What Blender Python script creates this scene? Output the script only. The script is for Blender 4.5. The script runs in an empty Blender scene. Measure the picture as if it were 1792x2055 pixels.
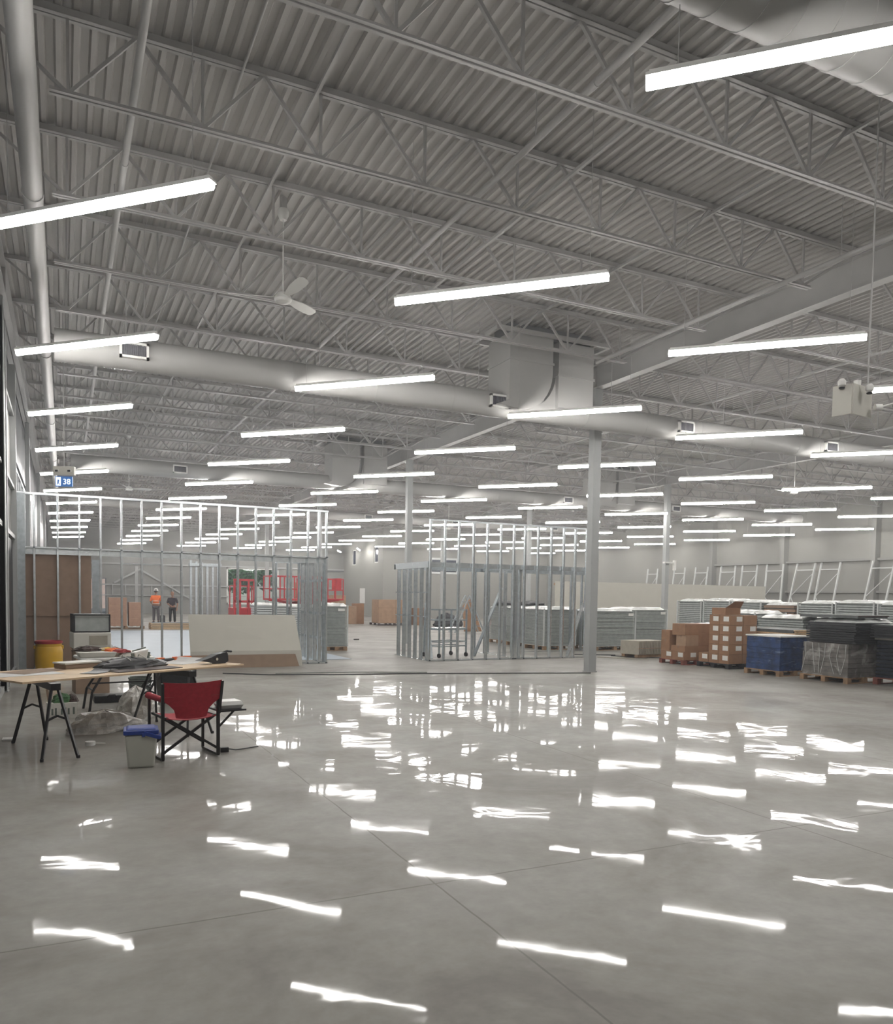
import bpy, math, random
from mathutils import Vector, Matrix
random.seed(7)
C = bpy.context.scene.collection
SC = bpy.context.scene
sin, cos, pi = math.sin, math.cos, math.pi

# ------------------------------------------------------------------ camera
YAW, PITCH, ROLL, FPX, CY = 0.45055, -0.05, -0.01513, 1587.7, 1275.5
EYE = Vector((0, 0, 1.65))
def _axes():
    cols = []
    for P in ((1, 0, 0), (0, 1, 0), (0, 0, 1)):
        X, Y, Z = P
        xr = X*cos(YAW) - Y*sin(YAW); yf = X*sin(YAW) + Y*cos(YAW)
        d = yf*cos(PITCH) + Z*sin(PITCH); u = -yf*sin(PITCH) + Z*cos(PITCH)
        cols.append((xr*cos(ROLL) - u*sin(ROLL), d, xr*sin(ROLL) + u*cos(ROLL)))
    r = Vector([c[0] for c in cols]); d = Vector([c[1] for c in cols]); u = Vector([c[2] for c in cols])
    return r, d, u
_r, _d, _u = _axes()
cd = bpy.data.cameras.new('camera'); cam = bpy.data.objects.new('camera', cd); C.objects.link(cam)
m = Matrix.Identity(4)
for i in range(3):
    m[i][0] = _r[i]; m[i][1] = _u[i]; m[i][2] = -_d[i]; m[i][3] = EYE[i]
cam.matrix_world = m
cd.sensor_fit = 'HORIZONTAL'; cd.sensor_width = 36; cd.lens = 36*FPX/1792
cd.shift_y = (CY - 1027.5)/1792
cd.clip_start = 0.05; cd.clip_end = 300
SC.camera = cam

# ------------------------------------------------------------------ world, sun, exposure
LAMP = 62.0
w = bpy.data.worlds.new('sky'); SC.world = w; w.use_nodes = True
nt = w.node_tree; bg = nt.nodes['Background']
sky = nt.nodes.new('ShaderNodeTexSky'); sky.sky_type = 'HOSEK_WILKIE'; sky.turbidity = 6
sky.sun_direction = Vector((-0.4, 0.5, 0.6)).normalized()
nt.links.new(sky.outputs[0], bg.inputs[0]); bg.inputs[1].default_value = 2.2
sd = bpy.data.lights.new('sun', 'SUN'); sd.energy = 3.0; sd.angle = 0.02
sun = bpy.data.objects.new('sun', sd); C.objects.link(sun); sun.rotation_euler = (math.radians(50), 0, math.radians(20))
vs = SC.view_settings; vs.view_transform = 'Standard'; vs.look = 'None'; vs.gamma = 1; vs.exposure = 0.12; vs.use_curve_mapping = False
SC.cycles.use_adaptive_sampling = True; SC.cycles.adaptive_threshold = .05
SC.cycles.max_bounces = 7; SC.cycles.diffuse_bounces = 4; SC.cycles.glossy_bounces = 4; SC.cycles.transparent_max_bounces = 12
HAZE = .0024
SC.cycles.volume_bounces = 0; SC.cycles.sample_clamp_indirect = 6; SC.cycles.use_denoising = True

# ------------------------------------------------------------------ materials
def mat(name, col, rough=.6, metal=0., noise=0., nscale=8., bump=0., bscale=30., emit=None, es=0., coat=0., trans=0., alpha=1., spec=.5):
    mt = bpy.data.materials.new(name); mt.use_nodes = True
    n = mt.node_tree.nodes; l = mt.node_tree.links; b = n['Principled BSDF']
    b.inputs['Base Color'].default_value = (*col, 1); b.inputs['Roughness'].default_value = rough
    b.inputs['Metallic'].default_value = metal; b.inputs['Coat Weight'].default_value = coat
    b.inputs['Transmission Weight'].default_value = trans; b.inputs['Alpha'].default_value = alpha
    b.inputs['Specular IOR Level'].default_value = spec
    tc = n.new('ShaderNodeTexCoord')
    if noise:
        t = n.new('ShaderNodeTexNoise'); t.inputs['Scale'].default_value = nscale; t.inputs['Detail'].default_value = 4
        l.new(tc.outputs['Object'], t.inputs['Vector'])
        r = n.new('ShaderNodeValToRGB')
        r.color_ramp.elements[0].position = .3; r.color_ramp.elements[1].position = .7
        r.color_ramp.elements[0].color = (*[max(0, c*(1-noise)) for c in col], 1)
        r.color_ramp.elements[1].color = (*[min(1, c*(1+noise)) for c in col], 1)
        l.new(t.outputs['Fac'], r.inputs[0]); l.new(r.outputs[0], b.inputs['Base Color'])
    if bump:
        t2 = n.new('ShaderNodeTexNoise'); t2.inputs['Scale'].default_value = bscale; t2.inputs['Detail'].default_value = 3
        l.new(tc.outputs['Object'], t2.inputs['Vector'])
        bp = n.new('ShaderNodeBump'); bp.inputs['Strength'].default_value = bump; bp.inputs['Distance'].default_value = .02
        l.new(t2.outputs['Fac'], bp.inputs['Height']); l.new(bp.outputs[0], b.inputs['Normal'])
    if emit:
        b.inputs['Emission Color'].default_value = (*emit, 1); b.inputs['Emission Strength'].default_value = es
    return mt

M = {}
M['deck'] = mat('deck_paint', (.40, .388, .37), .55, noise=.05, nscale=1.2)
M['steel'] = mat('painted_steel', (.38, .375, .365), .5, noise=.04, nscale=3)
M['column'] = mat('column_paint', (.36, .37, .365), .45, noise=.04, nscale=3)
M['wall'] = mat('wall_paint', (.28, .277, .255), .7, noise=.03, nscale=.8)
M['wallgrey'] = mat('wall_grey', (.25, .25, .235), .6, noise=.04, nscale=.8)
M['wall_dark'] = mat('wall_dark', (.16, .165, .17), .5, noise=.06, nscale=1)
M['duct'] = mat('duct_paint', (.37, .367, .355), .45, noise=.03, nscale=2)
M['galv'] = mat('galvanised', (.72, .76, .78), .25, metal=.9, noise=.12, nscale=14)
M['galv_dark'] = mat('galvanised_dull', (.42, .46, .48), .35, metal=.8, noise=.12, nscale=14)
M['alu'] = mat('aluminium_frame', (.42, .44, .45), .35, metal=.7, noise=.04)
M['black'] = mat('black_plastic', (.012, .012, .014), .45, noise=.2)
M['blackmetal'] = mat('black_metal', (.012, .011, .012), .4, noise=.2)
M['charcoal'] = mat('charcoal', (.018, .019, .022), .5, noise=.25, nscale=20)
M['white'] = mat('white_plastic', (.72, .72, .69), .4, noise=.03)
M['cream'] = mat('cream_plastic', (.6, .585, .53), .45, noise=.03)
M['offwhite'] = mat('drywall_face', (.50, .485, .43), .8, noise=.03, nscale=3)
M['kraft'] = mat('kraft_board', (.29, .20, .145), .8, noise=.1, nscale=6)
M['kraft2'] = mat('kraft_paper', (.27, .19, .135), .8, noise=.1, nscale=6)
M['carton'] = mat('cardboard', (.30, .165, .09), .8, noise=.12, nscale=5)
M['carton2'] = mat('cardboard_light', (.36, .235, .15), .8, noise=.1, nscale=5)
M['carton3'] = mat('cardboard_pale', (.44, .27, .19), .8, noise=.1, nscale=5)
M['tape'] = mat('packing_tape', (.25, .15, .09), .35, noise=.05)
M['label'] = mat('paper_label', (.75, .74, .70), .6, noise=.05, nscale=60)
M['ink'] = mat('printed_ink', (.08, .08, .09), .6, noise=.1)
M['wood'] = mat('pallet_wood', (.30, .19, .11), .75, noise=.3, nscale=7)
M['redwood'] = mat('red_pallet_wood', (.22, .07, .05), .7, noise=.3, nscale=7)
M['ply'] = mat('plywood', (.62, .46, .29), .6, noise=.1, nscale=4)
M['plyedge'] = mat('plywood_edge', (.60, .42, .25), .7, noise=.2, nscale=30)
M['shelf'] = mat('shelf_steel', (.38, .405, .39), .45, noise=.12, nscale=9)
M['gapshade'] = mat('painted_gap_shade', (.10, .11, .11), .6, noise=.2, nscale=9)  # dark colour painting the shade in the gaps of the stacks
M['post'] = mat('corner_post', (.55, .57, .56), .5, noise=.05)
M['film'] = mat('stretch_film', (.62, .64, .62), .25, noise=.15, nscale=5, bump=.9, bscale=6)
M['bluewrap'] = mat('blue_wrapped_goods', (.022, .05, .14), .3, noise=.45, nscale=6, bump=1., bscale=7)
M['greywrap'] = mat('grey_wrapped_goods', (.16, .15, .14), .3, noise=.4, nscale=4, bump=1., bscale=7)
M['navy'] = mat('navy_goods', (.012, .017, .03), .4, noise=.3, nscale=9)
M['red'] = mat('red_fabric', (.36, .016, .03), .8, noise=.12, nscale=30, bump=.1, bscale=200)
M['redpaint'] = mat('red_paint', (.50, .03, .04), .4, noise=.15, nscale=4)
M['yellow'] = mat('yellow_plastic', (.62, .36, .02), .4, noise=.06, nscale=5)
M['redlid'] = mat('red_lid', (.33, .03, .035), .4, noise=.08)
M['blue'] = mat('blue_plastic', (.02, .055, .30), .35, noise=.06)
M['cooler'] = mat('cooler_body', (.55, .55, .49), .4, noise=.03)
M['orange'] = mat('orange_plastic', (.85, .17, .03), .5, noise=.1)
M['bucket'] = mat('grey_bucket', (.17, .20, .18), .45, noise=.1)
M['plastic'] = mat('clear_plastic_bag', (.66, .65, .62), .2, noise=.25, nscale=9, bump=1., bscale=14, alpha=.93)
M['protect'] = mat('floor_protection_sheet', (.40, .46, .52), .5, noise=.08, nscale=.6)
M['lid'] = mat('bluish_white_lid', (.70, .70, .68), .3, noise=.05)
M['darkbrown'] = mat('dark_brown', (.05, .03, .025), .6, noise=.3)
M['skin'] = mat('skin', (.34, .18, .12), .6, noise=.05)
M['hivis'] = mat('hi_vis_orange', (1.0, .20, .04), .6, noise=.05)
M['reflect'] = mat('reflective_tape', (.8, .6, .5), .4, noise=.05)
M['trousers'] = mat('grey_trousers', (.10, .09, .10), .8, noise=.1)
M['darkcloth'] = mat('dark_purple_cloth', (.035, .025, .035), .8, noise=.15)
M['black_tr'] = mat('black_trousers', (.012, .012, .014), .8, noise=.15)
M['leaf'] = mat('leaf', (.05, .13, .05), .7, noise=.5, nscale=3)
M['bark'] = mat('bark', (.09, .06, .04), .8, noise=.3)
M['brickpink'] = mat('pink_render', (.55, .38, .32), .8, noise=.12, nscale=1.5)
M['asphalt'] = mat('asphalt', (.14, .14, .14), .9, noise=.2, nscale=3)
M['signblue'] = mat('blue_sign_face', (.03, .10, .28), .4, noise=.05, emit=(.05, .16, .42), es=.5)
M['signwhite'] = mat('sign_white', (.9, .9, .9), .4, noise=.03, emit=(.8, .9, 1), es=1.2)
M['navyscreen'] = mat('dark_glass', (.02, .026, .045), .15, noise=.1)
M['lamp'] = mat('lamp_diffuser', (.9, .9, .9), .4, noise=.01, emit=(1, .972, .94), es=LAMP)
M['grillemetal'] = mat('grille_blades', (.20, .20, .22), .4, noise=.15, nscale=20)
M['beige'] = mat('beige_corrugated', (.36, .33, .27), .7, noise=.08)
M['paper'] = mat('paper', (.66, .65, .63), .7, noise=.05, nscale=6)

# pale streaks painted into the wrapped goods as highlights on the film folds
def fold_highlights(key, pale, sc, lo):
    mt = M[key]; n = mt.node_tree.nodes; l = mt.node_tree.links; b = n['Principled BSDF']
    old = b.inputs['Base Color'].links[0].from_socket
    tc = n.new('ShaderNodeTexCoord'); mp = n.new('ShaderNodeMapping'); mp.inputs['Scale'].default_value = sc; mp.inputs['Rotation'].default_value = (.3, .2, .1)
    t = n.new('ShaderNodeTexNoise'); t.inputs['Scale'].default_value = 2.2; t.inputs['Detail'].default_value = 6; t.inputs['Distortion'].default_value = 1.2
    l.new(tc.outputs['Object'], mp.inputs[0]); l.new(mp.outputs[0], t.inputs['Vector'])
    r = n.new('ShaderNodeValToRGB'); r.color_ramp.elements[0].position = lo; r.color_ramp.elements[1].position = lo+.12
    r.color_ramp.elements[1].color = (.6, .6, .6, 1); l.new(t.outputs['Fac'], r.inputs[0])
    mx = n.new('ShaderNodeMixRGB'); mx.inputs[2].default_value = (*pale, 1); l.new(r.outputs[0], mx.inputs[0]); l.new(old, mx.inputs[1]); l.new(mx.outputs[0], b.inputs['Base Color'])
fold_highlights('bluewrap', (.30, .38, .52), (1, 1, 5), .6)
fold_highlights('greywrap', (.50, .49, .47), (1.2, 1.2, 1.6), .52)

# glass
gl = bpy.data.materials.new('window_glass'); gl.use_nodes = True
n = gl.node_tree.nodes; l = gl.node_tree.links; n.remove(n['Principled BSDF'])
tr = n.new('ShaderNodeBsdfTransparent'); tr.inputs[0].default_value = (.92, .96, .95, 1)
go = n.new('ShaderNodeBsdfGlossy'); go.inputs['Roughness'].default_value = .02
mx = n.new('ShaderNodeMixShader'); fr = n.new('ShaderNodeFresnel'); fr.inputs[0].default_value = 1.45
l.new(fr.outputs[0], mx.inputs[0]); l.new(tr.outputs[0], mx.inputs[1]); l.new(go.outputs[0], mx.inputs[2]); l.new(mx.outputs[0], n['Material Output'].inputs[0])
M['glass'] = gl

# polished concrete floor
fm = bpy.data.materials.new('polished_concrete'); fm.use_nodes = True
n = fm.node_tree.nodes; l = fm.node_tree.links; b = n['Principled BSDF']
tc = n.new('ShaderNodeTexCoord')
def noise(scale, detail=4, rough=.55, dist=0.):
    t = n.new('ShaderNodeTexNoise'); t.inputs['Scale'].default_value = scale; t.inputs['Detail'].default_value = detail
    t.inputs['Roughness'].default_value = rough; t.inputs['Distortion'].default_value = dist
    l.new(tc.outputs['Object'], t.inputs['Vector']); return t
def ramp(src, stops):
    r = n.new('ShaderNodeValToRGB')
    while len(r.color_ramp.elements) < len(stops): r.color_ramp.elements.new(.5)
    for e, (p, c) in zip(r.color_ramp.elements, stops): e.position = p; e.color = (*c, 1)
    l.new(src, r.inputs[0]); return r
def math_(op, a, bb=None):
    q = n.new('ShaderNodeMath'); q.operation = op
    for i, v in enumerate((a, bb)):
        if v is None: continue
        if isinstance(v, (int, float)): q.inputs[i].default_value = v
        else: l.new(v, q.inputs[i])
    return q.outputs[0]
big = ramp(noise(.6, 6, .62, .5).outputs['Fac'], [(.36, (.195, .178, .158)), (.47, (.262, .248, .222)), (.55, (.295, .286, .262)), (.66, (.35, .343, .318))])
sm = ramp(noise(7, 5, .7).outputs['Fac'], [(.25, (.84, .83, .82)), (.7, (1.07, 1.07, 1.06))])
mul = n.new('ShaderNodeMixRGB'); mul.blend_type = 'MULTIPLY'; mul.inputs[0].default_value = 1
l.new(big.outputs[0], mul.inputs[1]); l.new(sm.outputs[0], mul.inputs[2])
sep = n.new('ShaderNodeSeparateXYZ'); l.new(tc.outputs['Object'], sep.inputs[0])
wob = noise(3, 2).outputs['Fac']
def lines(axis, off, period, wdt):
    v = math_('ADD', sep.outputs[axis], math_('MULTIPLY', math_('SUBTRACT', wob, .5), .02))
    v = math_('ADD', v, -off + 1000*period)
    v = math_('MODULO', v, period)
    v = math_('MINIMUM', v, math_('SUBTRACT', period, v))
    return math_('LESS_THAN', v, wdt)
jl = math_('MAXIMUM', lines(0, 10.62, 2.905, .006), lines(1, 14.54, 10.5, .006))
mj = n.new('ShaderNodeMixRGB'); mj.inputs[2].default_value = (.12, .105, .09, 1)
l.new(math_('MULTIPLY', jl, .75), mj.inputs[0]); l.new(mul.outputs[0], mj.inputs[1]); l.new(mj.outputs[0], b.inputs['Base Color'])
b.inputs['Roughness'].default_value = .55; b.inputs['Specular IOR Level'].default_value = .35
b.inputs['Coat IOR'].default_value = 1.29
# the polish is dull where building dust lies: beyond the first column line and around the stock
def smooth(v, lo, hi):
    q = n.new('ShaderNodeMapRange'); q.interpolation_type = 'SMOOTHSTEP'; q.inputs[1].default_value = lo; q.inputs[2].default_value = hi; l.new(v, q.inputs[0]); return q.outputs[0]
edge = math_('MULTIPLY', math_('SUBTRACT', noise(.8, 4).outputs['Fac'], .5), 4.0)
dy = smooth(math_('ADD', sep.outputs[1], edge), 14.2, 16.2)
dx = smooth(math_('ADD', math_('ADD', sep.outputs[0], math_('MULTIPLY', sep.outputs[1], .35)), edge), 12.5, 16.5)
dust = math_('MAXIMUM', dy, dx)
l.new(math_('SUBTRACT', .40, math_('MULTIPLY', dust, .34)), b.inputs['Coat Weight'])
cr = ramp(noise(.9, 4, .6).outputs['Fac'], [(.3, (.012, .012, .012)), (.7, (.06, .06, .06))]); l.new(math_('ADD', cr.outputs[0], math_('MULTIPLY', dust, .3)), b.inputs['Coat Roughness'])
bp1 = n.new('ShaderNodeBump'); bp1.inputs['Strength'].default_value = 1.; bp1.inputs['Distance'].default_value = .005
hgt = math_('MULTIPLY', noise(1.9, 2.4, .42, .6).outputs['Fac'], smooth(noise(.45, 2).outputs['Fac'], .3, .75))
l.new(hgt, bp1.inputs['Height']); l.new(bp1.outputs[0], b.inputs['Coat Normal'])
M['floor'] = fm

# ------------------------------------------------------------------ mesh builder
class MB:
    def __init__(s): s.v = []; s.f = []
    def quad(s, a, b_, c, d):
        i = len(s.v); s.v += [tuple(a), tuple(b_), tuple(c), tuple(d)]; s.f.append((i, i+1, i+2, i+3)); return s
    def hexa(s, P):
        i = len(s.v); s.v += [tuple(p) for p in P]
        for q in ((0, 3, 2, 1), (4, 5, 6, 7), (0, 1, 5, 4), (1, 2, 6, 5), (2, 3, 7, 6), (3, 0, 4, 7)): s.f.append(tuple(i+k for k in q))
        return s
    def box(s, x0, x1, y0, y1, z0, z1):
        return s.hexa([(x0, y0, z0), (x1, y0, z0), (x1, y1, z0), (x0, y1, z0), (x0, y0, z1), (x1, y0, z1), (x1, y1, z1), (x0, y1, z1)])
    def frus(s, x0, x1, y0, y1, z0, z1, t):     # box whose top is grown by t
        return s.hexa([(x0, y0, z0), (x1, y0, z0), (x1, y1, z0), (x0, y1, z0), (x0-t, y0-t, z1), (x1+t, y0-t, z1), (x1+t, y1+t, z1), (x0-t, y1+t, z1)])
    def bar(s, p, q, w=.02, h=None, up=(0, 0, 1)):
        h = h or w; p = Vector(p); q = Vector(q); d = (q-p)
        if d.length < 1e-6: return s
        d.normalize(); u = Vector(up)
        if abs(d.dot(u)) > .98: u = Vector((0, 1, 0))
        a = d.cross(u).normalized()*w/2; c_ = a.normalized().cross(d).normalized()*h/2
        return s.hexa([p-a-c_, p+a-c_, p+a+c_, p-a+c_, q-a-c_, q+a-c_, q+a+c_, q-a+c_])
    def tube(s, pts, r, k=8, caps=True, rs=None):
        pts = [Vector(p) for p in pts]; n_ = len(pts); i0 = len(s.v); prev = None
        for i, p in enumerate(pts):
            t = (pts[min(i+1, n_-1)] - pts[max(i-1, 0)]).normalized()
            if prev is None:
                u = Vector((0, 0, 1)) if abs(t.z) < .9 else Vector((1, 0, 0))
                a = t.cross(u).normalized()
            else:
                a = (prev - t*prev.dot(t)).normalized()
            prev = a; c_ = t.cross(a); rr = rs[i] if rs else r
            for j in range(k):
                g = 2*pi*j/k; s.v.append(tuple(p + a*cos(g)*rr + c_*sin(g)*rr))
        for i in range(n_-1):
            for j in range(k):
                A = i0+i*k+j; B = i0+i*k+(j+1) % k; s.f.append((A, B, B+k, A+k))
        if caps:
            s.f.append(tuple(i0+j for j in range(k))[::-1]); s.f.append(tuple(i0+(n_-1)*k+j for j in range(k)))
        return s
    def lathe(s, prof, c=(0, 0, 0), k=24):
        i0 = len(s.v)
        for r, z in prof:
            for j in range(k): g = 2*pi*j/k; s.v.append((c[0]+r*cos(g), c[1]+r*sin(g), c[2]+z))
        for i in range(len(prof)-1):
            for j in range(k): A = i0+i*k+j; B = i0+i*k+(j+1) % k; s.f.append((A, B, B+k, A+k))
        s.f.append(tuple(i0+j for j in range(k))[::-1]); s.f.append(tuple(i0+(len(prof)-1)*k+j for j in range(k)))
        return s
    def prism(s, poly, ax, a0, a1):             # 2-D polygon swept along axis ax
        def P(p, a):
            return {0: (a, p[0], p[1]), 1: (p[0], a, p[1]), 2: (p[0], p[1], a)}[ax]
        i = len(s.v); k = len(poly)
        s.v += [P(p, a0) for p in poly] + [P(p, a1) for p in poly]
        s.f.append(tuple(range(i, i+k))); s.f.append(tuple(range(i+2*k-1, i+k-1, -1)))
        for j in range(k): s.f.append((i+j, i+k+j, i+k+(j+1) % k, i+(j+1) % k))
        return s
    def build(s, name, m_, parent=None, smooth=False, bevel=0):
        me = bpy.data.meshes.new(name); me.from_pydata(s.v, [], s.f); me.update()
        import bmesh
        bm = bmesh.new(); bm.from_mesh(me); bmesh.ops.recalc_face_normals(bm, faces=bm.faces); bm.to_mesh(me); bm.free()
        me.materials.append(M[m_] if isinstance(m_, str) else m_)
        if smooth:
            for p in me.polygons: p.use_smooth = True
            try: me.set_sharp_from_angle(angle=math.radians(40))
            except Exception: pass
        o = bpy.data.objects.new(name, me); C.objects.link(o)
        if parent: o.parent = parent
        if bevel:
            bv = o.modifiers.new('bevel', 'BEVEL'); bv.width = bevel; bv.segments = 3; bv.limit_method = 'ANGLE'
        return o

def tag(o, label, cat, group=None):
    o['label'] = label; o['category'] = cat
    if group: o['group'] = group
    return o
def thing(name, label, cat, loc=(0, 0, 0), rz=0, group=None):
    o = bpy.data.objects.new(name, None); C.objects.link(o); o.location = loc; o.rotation_euler = (0, 0, rz)
    o.empty_display_size = .1
    return tag(o, label, cat, group)
def struct(o): o['kind'] = 'structure'; return o
def dup(root, loc, rz=None, label=None, group=None):
    r = root.copy(); C.objects.link(r); r.location = loc
    if rz is not None: r.rotation_euler = (0, 0, rz)
    if label: r['label'] = label
    if group: r['group'] = group
    for ch in list(root.children):
        c_ = ch.copy(); C.objects.link(c_); c_.parent = r
        for g in ch.children: d = g.copy(); C.objects.link(d); d.parent = c_
    return r
ORD = ['first', 'second', 'third', 'fourth', 'fifth', 'sixth', 'seventh', 'eighth', 'ninth', 'tenth', 'eleventh', 'twelfth', 'thirteenth', 'fourteenth',
       'fifteenth', 'sixteenth', 'seventeenth', 'eighteenth', 'nineteenth', 'twentieth', 'twenty-first', 'twenty-second', 'twenty-third', 'twenty-fourth',
       'twenty-fifth', 'twenty-sixth', 'twenty-seventh', 'twenty-eighth', 'twenty-ninth', 'thirtieth', 'thirty-first', 'thirty-second']

# ------------------------------------------------------------------ room shell
XL, XR, YN, YB, YB2, XC, ZD = -1.0, 35.0, -5.0, 63.0, 54.0, 20.9, 6.82
fb = MB().box(XL-.3, XR+.3, YN-.3, YB+.3, -.2, 0)
struct(fb.build('floor', 'floor'))
# corrugated roof deck (ribs run along Y)
d = MB(); x = XL-.4; PIT = .1524
prof = []
while x < XR+.4:
    prof += [(x, ZD), (x+.046, ZD), (x+.064, ZD+.04), (x+.134, ZD+.04)]; x += PIT
for a, b_ in zip(prof, prof[1:]):
    d.quad((a[0], YN-.3, a[1]), (b_[0], YN-.3, b_[1]), (b_[0], YB+.3, b_[1]), (a[0], YB+.3, a[1]))
d.box(XL-.4, XR+.4, YN-.3, YB+.3, ZD+.06, ZD+.1)
struct(d.build('ceiling', 'deck'))

def wall_with_holes(name, ax, c0, c1, a0, a1, z0, z1, holes, m_):
    """wall slab; ax=0: runs along X at y in [c0,c1]; ax=1: runs along Y at x in [c0,c1]. holes = (a0,a1,z0,z1)"""
    mb = MB(); A = sorted({a0, a1, *[h[0] for h in holes], *[h[1] for h in holes]}); Z = sorted({z0, z1, *[h[2] for h in holes], *[h[3] for h in holes]})
    for i in range(len(A)-1):
        for j in range(len(Z)-1):
            ma = (A[i]+A[i+1])/2; mz = (Z[j]+Z[j+1])/2
            if any(h[0] < ma < h[1] and h[2] < mz < h[3] for h in holes): continue
            if ax == 0: mb.box(A[i], A[i+1], c0, c1, Z[j], Z[j+1])
            else: mb.box(c0, c1, A[i], A[i+1], Z[j], Z[j+1])
    return struct(mb.build(name, m_))
WIN_L = (19.2, 31.0, .4, 4.7)
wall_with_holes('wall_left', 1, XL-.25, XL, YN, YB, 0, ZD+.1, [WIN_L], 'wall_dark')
OPEN_B = (11.4, 15.5, .75, 3.62); DOOR_B = (1.75, 2.75, 0, 2.55)
wall_with_holes('wall_back', 0, YB, YB+.25, XL-.25, XC, 0, ZD+.1, [OPEN_B, DOOR_B], 'wallgrey')
WW = [(55.0, 55.9, 4.05, 5.3), (60.0, 60.9, 4.0, 5.2)]
wall_with_holes('wall_inner', 1, XC, XC+.25, YB2, YB+.25, 0, ZD+.1, WW, 'wall')
struct(MB().box(XC+.25, XR, YB2, YB2+.25, 0, ZD+.1).build('wall_rear', 'wall'))
struct(MB().box(XR, XR+.25, YN, YB2+.25, 0, ZD+.1).build('wall_right', 'wall'))
struct(MB().box(XL-.25, XR+.25, YN-.25, YN, 0, ZD+.1).build('wall_near', 'wall'))

def window(name, ax, c, a0, a1, z0, z1, na, nz, fm_='white', fw=.07, glass='glass'):
    f = MB(); t = .05
    def bx(p0, p1, q0, q1):
        if ax == 0: f.box(p0, p1, c-t, c+t, q0, q1)
        else: f.box(c-t, c+t, p0, p1, q0, q1)
    bx(a0, a1, z0, z0+fw); bx(a0, a1, z1-fw, z1)
    for i in range(na+1):
        a = a0 + (a1-a0-fw)*i/na; bx(a, a+fw, z0, z1)
    for j in range(1, nz):
        zz = z0 + (z1-z0)*j/nz; bx(a0, a1, zz-fw/2, zz+fw/2)
    o = struct(f.build(name, fm_))
    g = MB()
    if ax == 0: g.box(a0+.02, a1-.02, c-.006, c+.006, z0+.02, z1-.02)
    else: g.box(c-.006, c+.006, a0+.02, a1-.02, z0+.02, z1-.02)
    g.build('pane', glass, o); return o
window('window_1', 1, XL-.1, *WIN_L, 8, 2, 'alu')
o = window('window_2', 0, YB+.1, *OPEN_B, 1, 1, 'white', .12)
for i, h in enumerate(WW): window('window_%d' % (i+3), 1, XC+.1, *h, 1, 1, 'white', .06, 'navyscreen')
dd = MB().box(1.75, 2.75, YB+.12, YB+.16, 0, 2.55)
df = struct(MB().box(1.70, 1.78, YB-.03, YB+.2, 0, 2.6).box(2.72, 2.8, YB-.03, YB+.2, 0, 2.6).box(1.7, 2.8, YB-.03, YB+.2, 2.52, 2.6).build('door_1', 'wall_dark'))
MB().box(1.78, 2.72, YB+.1, YB+.11, 0, 2.52).build('pane', 'glass', df)

# girts and pilasters on the far walls
t = MB()
for z in (2.08, 3.62): t.box(XL, XC, YB-.12, YB, z, z+.1)
t.box(XL, XC, YB-.12, YB, 1.32, 1.38)
struct(t.build('trim_back', 'column'))
t = MB(); t.box(XR-.2, XR, 12, 35.7, 3.66, 3.77).box(XR-.2, XR, 12, 35.7, 2.10, 2.20)
for y in (35.7, 30.5, 25.2, 20.0, 14.8): t.box(XR-.36, XR, y-.12, y+.12, 0, ZD)
struct(t.build('trim_right', 'wallgrey'))
t = MB()
for x0 in (3.2, 4.1, 5.9, 7.4, 8.2): t.box(x0-.035, x0+.035, YB-.13, YB-.01, 1.38, 2.2)
t.bar((3.3, YB-.16, 2.25), (5.1, YB-.16, 3.28), .12).bar((5.1, YB-.16, 3.28), (8.9, YB-.16, 1.0), .12).box(4.75, 4.95, YB-.16, YB-.02, 0, 3.5).box(9.3, 9.42, YB-.15, YB-.05, .9, 3.6)
struct(t.build('trim_back_bracing', 'column'))
t = MB(); t.box(18.5, XC, YB-.1, YB, 3.5, 3.6)
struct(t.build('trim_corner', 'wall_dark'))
# storefront wall on the left, in front of wall_left
t = MB()
for z0, z1 in ((0, .1), (2.65, 2.73), (3.64, 3.70), (5.08, 5.15)): t.box(XL, XL+.13, 10.0, 18.3, z0, z1)
for y in (10.0, 12.2, 14.5, 15.3, 18.15): t.box(XL, XL+.16, y-.06, y+.06, 0, 6.1)
struct(t.build('trim_storefront', 'column'))
t = MB().box(XL+.02, XL+.08, 15.36, 18.09, .1, 2.62)  # flat black panel painted as the dark of the door opening
struct(t.build('dark_doorway', 'black'))
t = MB()
for (y0, y1, z0, z1) in ((10.1, 15.2, .1, 2.62), (10.1, 18.1, 2.76, 3.62), (10.1, 18.1, 3.74, 5.05)): t.box(XL+.02, XL+.06, y0, y1, z0, z1)
struct(t.build('trim_storefront_panels', 'wallgrey'))

# exterior: ground, trees, pink building
struct(MB().box(-60, 70, YB+.3, 130, -.25, -.05).box(-60, XL-.3, -10, YB+.3, -.25, -.05).build('ground', 'asphalt'))
def tree(x, y, s, lab, sd_):
    rnd = random.Random(sd_)
    t_ = thing('tree', lab, 'tree', (x, y, -.05), 0, 'trees outside the back opening')
    MB().tube([(0, 0, 0), (.1, 0, s*.4), (0, .1, s*.8)], .15, 8, rs=[.2, .14, .06]).build('trunk', 'bark', t_)
    mb = MB()
    for i in range(1500):
        a = rnd.random()*2*pi; el = rnd.uniform(-.9, 1); r = s*.42*rnd.uniform(.55, 1.0); rr = r*math.sqrt(max(0, 1-el*el))
        p = Vector((rr*cos(a), rr*sin(a), s*.62+r*el*.85)); q = Vector((rnd.uniform(-1, 1), rnd.uniform(-1, 1), rnd.uniform(-1, 1))).normalized()*.2
        e = q.orthogonal().normalized()*.12
        mb.quad(p-q, p+e, p+q, p-e)
    mb.build('foliage', 'leaf', t_)
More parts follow.
